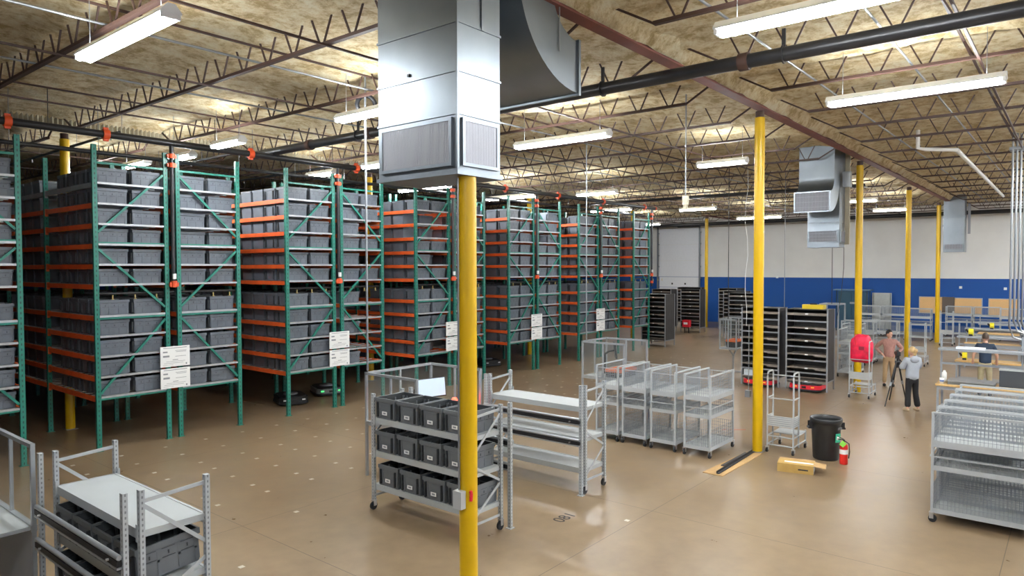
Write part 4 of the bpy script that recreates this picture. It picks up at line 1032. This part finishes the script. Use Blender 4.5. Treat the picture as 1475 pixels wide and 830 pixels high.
# ================================================================== PEOPLE
skin_m = mat('skin', (.62, .36, .26), .5); lip_m = mat('eye_dark', (.03, .02, .02), .4)
def skinned(name, verts, edges, radii, m, parent, sub=1):
    me = bpy.data.meshes.new(name); me.from_pydata(verts, edges, [])
    o = bpy.data.objects.new('tmp', me); C.objects.link(o)
    o.modifiers.new('skin', 'SKIN'); sk = me.skin_vertices[0].data
    for i, r in enumerate(radii): sk[i].radius = r if isinstance(r, tuple) else (r, r); sk[i].use_root = (i == 0)
    s_ = o.modifiers.new('sub', 'SUBSURF'); s_.levels = sub; s_.render_levels = sub
    bpy.context.view_layer.update()
    ev = bpy.data.meshes.new_from_object(o.evaluated_get(bpy.context.evaluated_depsgraph_get()))
    bpy.data.objects.remove(o); ev.name = name
    ev.materials.clear(); ev.materials.append(m)
    for p in ev.polygons: p.use_smooth = True
    return ev
def merge(me, mb, mats):
    b = MB(); b.v = [tuple(v.co) for v in me.vertices]; b.f = [tuple(p.vertices) for p in me.polygons]; b.mi = [0]*len(b.f); b.sm = [True]*len(b.f)
    k = len(b.v); b.v += mb.v; b.f += [tuple(i+k for i in f) for f in mb.f]; b.mi += mb.mi; b.sm += mb.sm
    return b.mesh(me.name, mats)
def person(label, loc, rotz, H, arms, legs, head_turn, top_m, pants_m, shoe_m, hair_m, hair='short', lean=0., flare=False, hood=False, sleeves=1.0, loose=0.):
    """local frame: x right, y forward. arms: [(elbow, wrist)] left/right; legs: [(knee, ankle)]"""
    t = thing('person', label, 'person', loc, rotz)
    k = H/1.75; P = lambda *a: Vector(a)*k
    ly = lambda z: lean*max(0, z-.95)
    pel, sp_, ch, nk, hd_ = P(0, 0, .95), P(0, ly(1.12), 1.12), P(0, ly(1.32), 1.32), P(0, ly(1.47)+.0, 1.47), P(0, ly(1.6)+.02, 1.57)
    sh = [P(s_*.175, ly(1.40), 1.40) for s_ in (-1, 1)]; hp = [P(s_*.085, 0, .90) for s_ in (-1, 1)]
    V = [pel, sp_, ch, nk, hd_]; E_ = [(0, 1), (1, 2), (2, 3), (3, 4)]; R = [(.13*k, .095*k), (.118*k, .085*k), (.135*k, .085*k), .05*k, .06*k]
    for i in (0, 1):
        s_ = (-1, 1)[i]; el, wr = (P(*a) for a in arms[i]); d = (wr-el).normalized(); pa = wr+d*.06*k
        b0 = len(V); V += [sh[i], el, wr, pa]; E_ += [(2, b0), (b0, b0+1), (b0+1, b0+2), (b0+2, b0+3)]; R += [.058*k, .042*k, .028*k, (.034*k, .02*k)]
        side = d.cross(Vector((0, 0, 1))); side = side.normalized() if side.length > .1 else Vector((1, 0, 0))
        dn = Vector((0, 0, -.25))
        for f, (off, ln_) in enumerate(((-.027, .060), (-.009, .072), (.009, .068), (.027, .055))):
            b1 = len(V); V += [pa+side*off*k+d*.035*k, pa+side*off*k+(d+dn*.6).normalized()*(.035+ln_*.5)*k, pa+side*off*k*.9+(d+dn*1.6).normalized()*(.035+ln_)*k]
            E_ += [(b0+3, b1), (b1, b1+1), (b1+1, b1+2)]; R += [.0095*k, .0088*k, .0075*k]
        b1 = len(V); V += [wr+d*.02*k-side*.04*k*s_, wr+d*.06*k-side*.055*k*s_]; E_ += [(b0+2, b1), (b1, b1+1)]; R += [.011*k, .009*k]
        kn, an = (P(*a) for a in legs[i]); b0 = len(V)
        V += [hp[i], kn, an, an+P(0, .0, -.045)]; E_ += [(0, b0), (b0, b0+1), (b0+1, b0+2), (b0+2, b0+3)]; R += [.085*k, .06*k, .042*k, .04*k]
    bm = skinned('body', V, E_, R, skin_m, t)
    # head with face
    hc = hd_+P(0, 0, .055); rot = Matrix.Rotation(head_turn, 3, 'Z')
    h = MB(); h.ellipsoid((0, 0, 0), (.076*k, .094*k, .116*k), 16, 12); h.ellipsoid((0, .035*k, -.06*k), (.055*k, .055*k, .055*k), 10, 8)
    h.ellipsoid((0, .098*k, -.018*k), (.013*k, .022*k, .026*k), 8, 6)
    for s_ in (-1, 1): h.ellipsoid((s_*.076*k, -.005*k, -.01*k), (.012*k, .02*k, .03*k), 8, 6)
    h.cur = 1
    for s_ in (-1, 1): h.ellipsoid((s_*.03*k, .083*k, .008*k), (.012*k, .008*k, .007*k), 8, 6)
    h.ellipsoid((0, .085*k, -.062*k), (.022*k, .008*k, .006*k), 8, 6)
    h.v = [tuple(rot @ Vector(v)+hc) for v in h.v]
    obj('body', merge(bm, h, [skin_m, lip_m]), t)
    # hair
    hm = MB(); hm.smooth = True; n, m = 18, 10; vs = []
    for i in range(m+1):
        ph = PI*.62*i/m
        for j in range(n):
            a = 2*PI*j/n; q = Vector((math.sin(ph)*math.cos(a), math.sin(ph)*math.sin(a), math.cos(ph)))
            s_ = 1.10+.03*mn.noise(q*6)
            z = q.z
            if q.y > .35: z = max(z, .42)                         # hairline over the forehead
            elif q.y > -.1: z = max(z, -.02)
            vs.append(tuple(rot @ Vector((q.x*.078*k*s_, q.y*.095*k*s_-.008*k, z*.116*k*s_+.012*k))+hc))
    hm.add(vs, [(i*n+j, (i+1)*n+j, (i+1)*n+(j+1) % n, i*n+(j+1) % n) for i in range(m) for j in range(n)])
    if hair == 'bun':
        b2 = MB(); b2.ellipsoid((0, -.11*k, .03*k), (.055*k, .05*k, .055*k), 12, 8); b2.ellipsoid((0, -.085*k, -.05*k), (.05*k, .035*k, .07*k), 10, 8)
        b2.v = [tuple(rot @ Vector(v)+hc) for v in b2.v]; kk = len(hm.v); hm.v += b2.v; hm.f += [tuple(i+kk for i in f) for f in b2.f]; hm.mi += b2.mi; hm.sm += b2.sm
    hm.build('hair', hair_m, t)
    # top
    g = .018+loose
    V = [P(0, 0, .86-loose), P(0, ly(.98), .98), sp_, ch, P(0, ly(1.44), 1.445)]; E_ = [(0, 1), (1, 2), (2, 3), (3, 4)]
    R = [((.145+g)*k, (.115+g)*k), ((.14+g)*k, (.11+g)*k), ((.132+g)*k, (.10+g)*k), ((.155+g)*k, (.108+g)*k), (.10*k, .088*k)]
    for i in (0, 1):
        el, wr = (P(*a) for a in arms[i]); b0 = len(V)
        V += [sh[i], el]; E_ += [(3, b0), (b0, b0+1)]; R += [(.066+g*.6)*k, (.05+g*.7)*k]
        if sleeves >= 1: V.append(wr); E_.append((b0+1, b0+2)); R.append((.04+g*.6)*k)
        else: V[-1] = sh[i].lerp(el, .75); R[-1] = (.06+g*.5)*k
    obj('top', skinned('top', V, E_, R, top_m, t), t)
    if hood:
        hb = MB(); hb.ellipsoid((0, -.10*k, 1.42*k), (.13*k, .07*k, .10*k), 14, 8); hb.build('hood', top_m, t)
    else:
        c = MB().tube([tuple(P(.06*math.cos(a), ly(1.46)+.06*math.sin(a), 1.462)) for a in [2*PI*q/12 for q in range(13)]], .016*k, 6); c.build('collar', top_m, t)
    # trousers
    V = [P(0, 0, .985), P(0, 0, .93)]; E_ = [(0, 1)]; R = [(.14*k, .108*k), (.15*k, .115*k)]
    for i in (0, 1):
        kn, an = (P(*a) for a in legs[i]); b0 = len(V); V += [hp[i]+P(0, 0, -.06), kn, an+P(0, 0, .0)]; E_ += [(1, b0), (b0, b0+1), (b0+1, b0+2)]; R += [.1*k, .075*k, (.085 if flare else .062)*k]
    obj('trousers', skinned('trousers', V, E_, R, pants_m, t), t)
    for i in (0, 1):
        an = P(*legs[i][1]); s_ = MB(); s_.ellipsoid((an.x, an.y+.06*k, .035), (.048*k, .135*k, .05)); s_.v = [(x, y, max(z, .0)) for x, y, z in s_.v]; s_.build('shoe', shoe_m, t)
    return t
pink = mat('shirt_pink', (.42, .22, .19), .75, noise=.18, nscale=25); khaki = mat('khaki', (.40, .27, .15), .75, noise=.12); navy = mat('polo_navy', (.012, .03, .065), .7)
olive = mat('khaki_olive', (.36, .32, .20), .75, noise=.12); hoodie = mat('hoodie_grey', (.40, .44, .50), .8, noise=.10, nscale=8); blackc = mat('black_cloth', (.010, .010, .012), .8)
dark_h = mat('hair_dark', (.012, .010, .009), .5); blond = mat('hair_blond', (.60, .42, .20), .5, noise=.2, nscale=20); brown_h = mat('hair_brown', (.07, .045, .03), .5)
STAND = [((-.10, .03, .50), (-.12, 0, .09)), ((.10, .03, .50), (.12, 0, .09))]
person('person in pink shirt and khaki trousers standing with hands on hips', (24.68, 4.65, 0), PI/2+.25, 1.79, [((-.37, -.10, 1.17), (-.20, .05, 1.0)), ((.37, -.12, 1.17), (.20, .02, 1.0))], STAND, .85, pink, khaki, blackc, dark_h)
person('person in grey hoodie and black trousers standing behind the tripod', (20.76, 3.36, 0), -PI/2+.75, 1.69, [((-.25, .06, 1.16), (-.12, .28, 1.22)), ((.25, .06, 1.16), (.10, .28, 1.20))], [((-.10, .02, .50), (-.13, -.02, .09)), ((.11, .02, .50), (.17, .0, .09))], .35, hoodie, blackc, mat('shoe_tan', (.5, .38, .25), .6), blond, 'bun', 0, True, True, 1.0, .03)
person('person in navy polo and khaki trousers bending over the bench', (24.55, 2.10, 0), -PI/2+.1, 1.84, [((-.27, .02, 1.14), (-.29, .14, .92)), ((.27, .02, 1.14), (.27, .18, .95))], STAND, 0, navy, olive, blackc, brown_h, 'short', .12, sleeves=.5)
# tripod with camera
t = thing('tripod', 'black camera tripod standing left of the person in grey hoodie', 'tripod', (21.6, 3.86, 0))
for fx, fy in ((-.72, .16), (.40, .26), (.40, -.16)):
    l = MB().tube([(fx*.1, fy*.1, 1.16), (fx*.55, fy*.55, .56)], .024, 8).tube([(fx*.52, fy*.52, .60), (fx, fy, .015)], .016, 8).build('leg', blackm, t)
    MB().tube([(fx*.50, fy*.50, .63), (fx*.57, fy*.57, .53)], .032, 8).build('clamp', conduit, l)
MB().tube([(0, 0, 1.0), (0, 0, 1.26)], .022, 8).lathe([(0, 1.13), (.07, 1.13), (.07, 1.19), (0, 1.19)], 12).build('centre_column', blackm, t)
MB().box((-.06, -.05, 1.26), (.06, .05, 1.34)).bar((0, 0, 1.30), (-.22, -.16, 1.18), .02).build('pan_head', blackm, t)
t2 = thing('camera', 'black video camera mounted on the tripod', 'camera', (21.6, 3.86, 1.34), .5)
t2.name = 'video_camera'
MB().box((-.09, -.05, 0), (.07, .05, .11)).build('camera_body', blackm, t2); MB().tube([(.07, 0, .055), (.17, 0, .055)], .036, 12).build('lens', blackm, t2); MB().box((-.03, -.02, .11), (.06, .02, .14)).build('grip', blackm, t2)
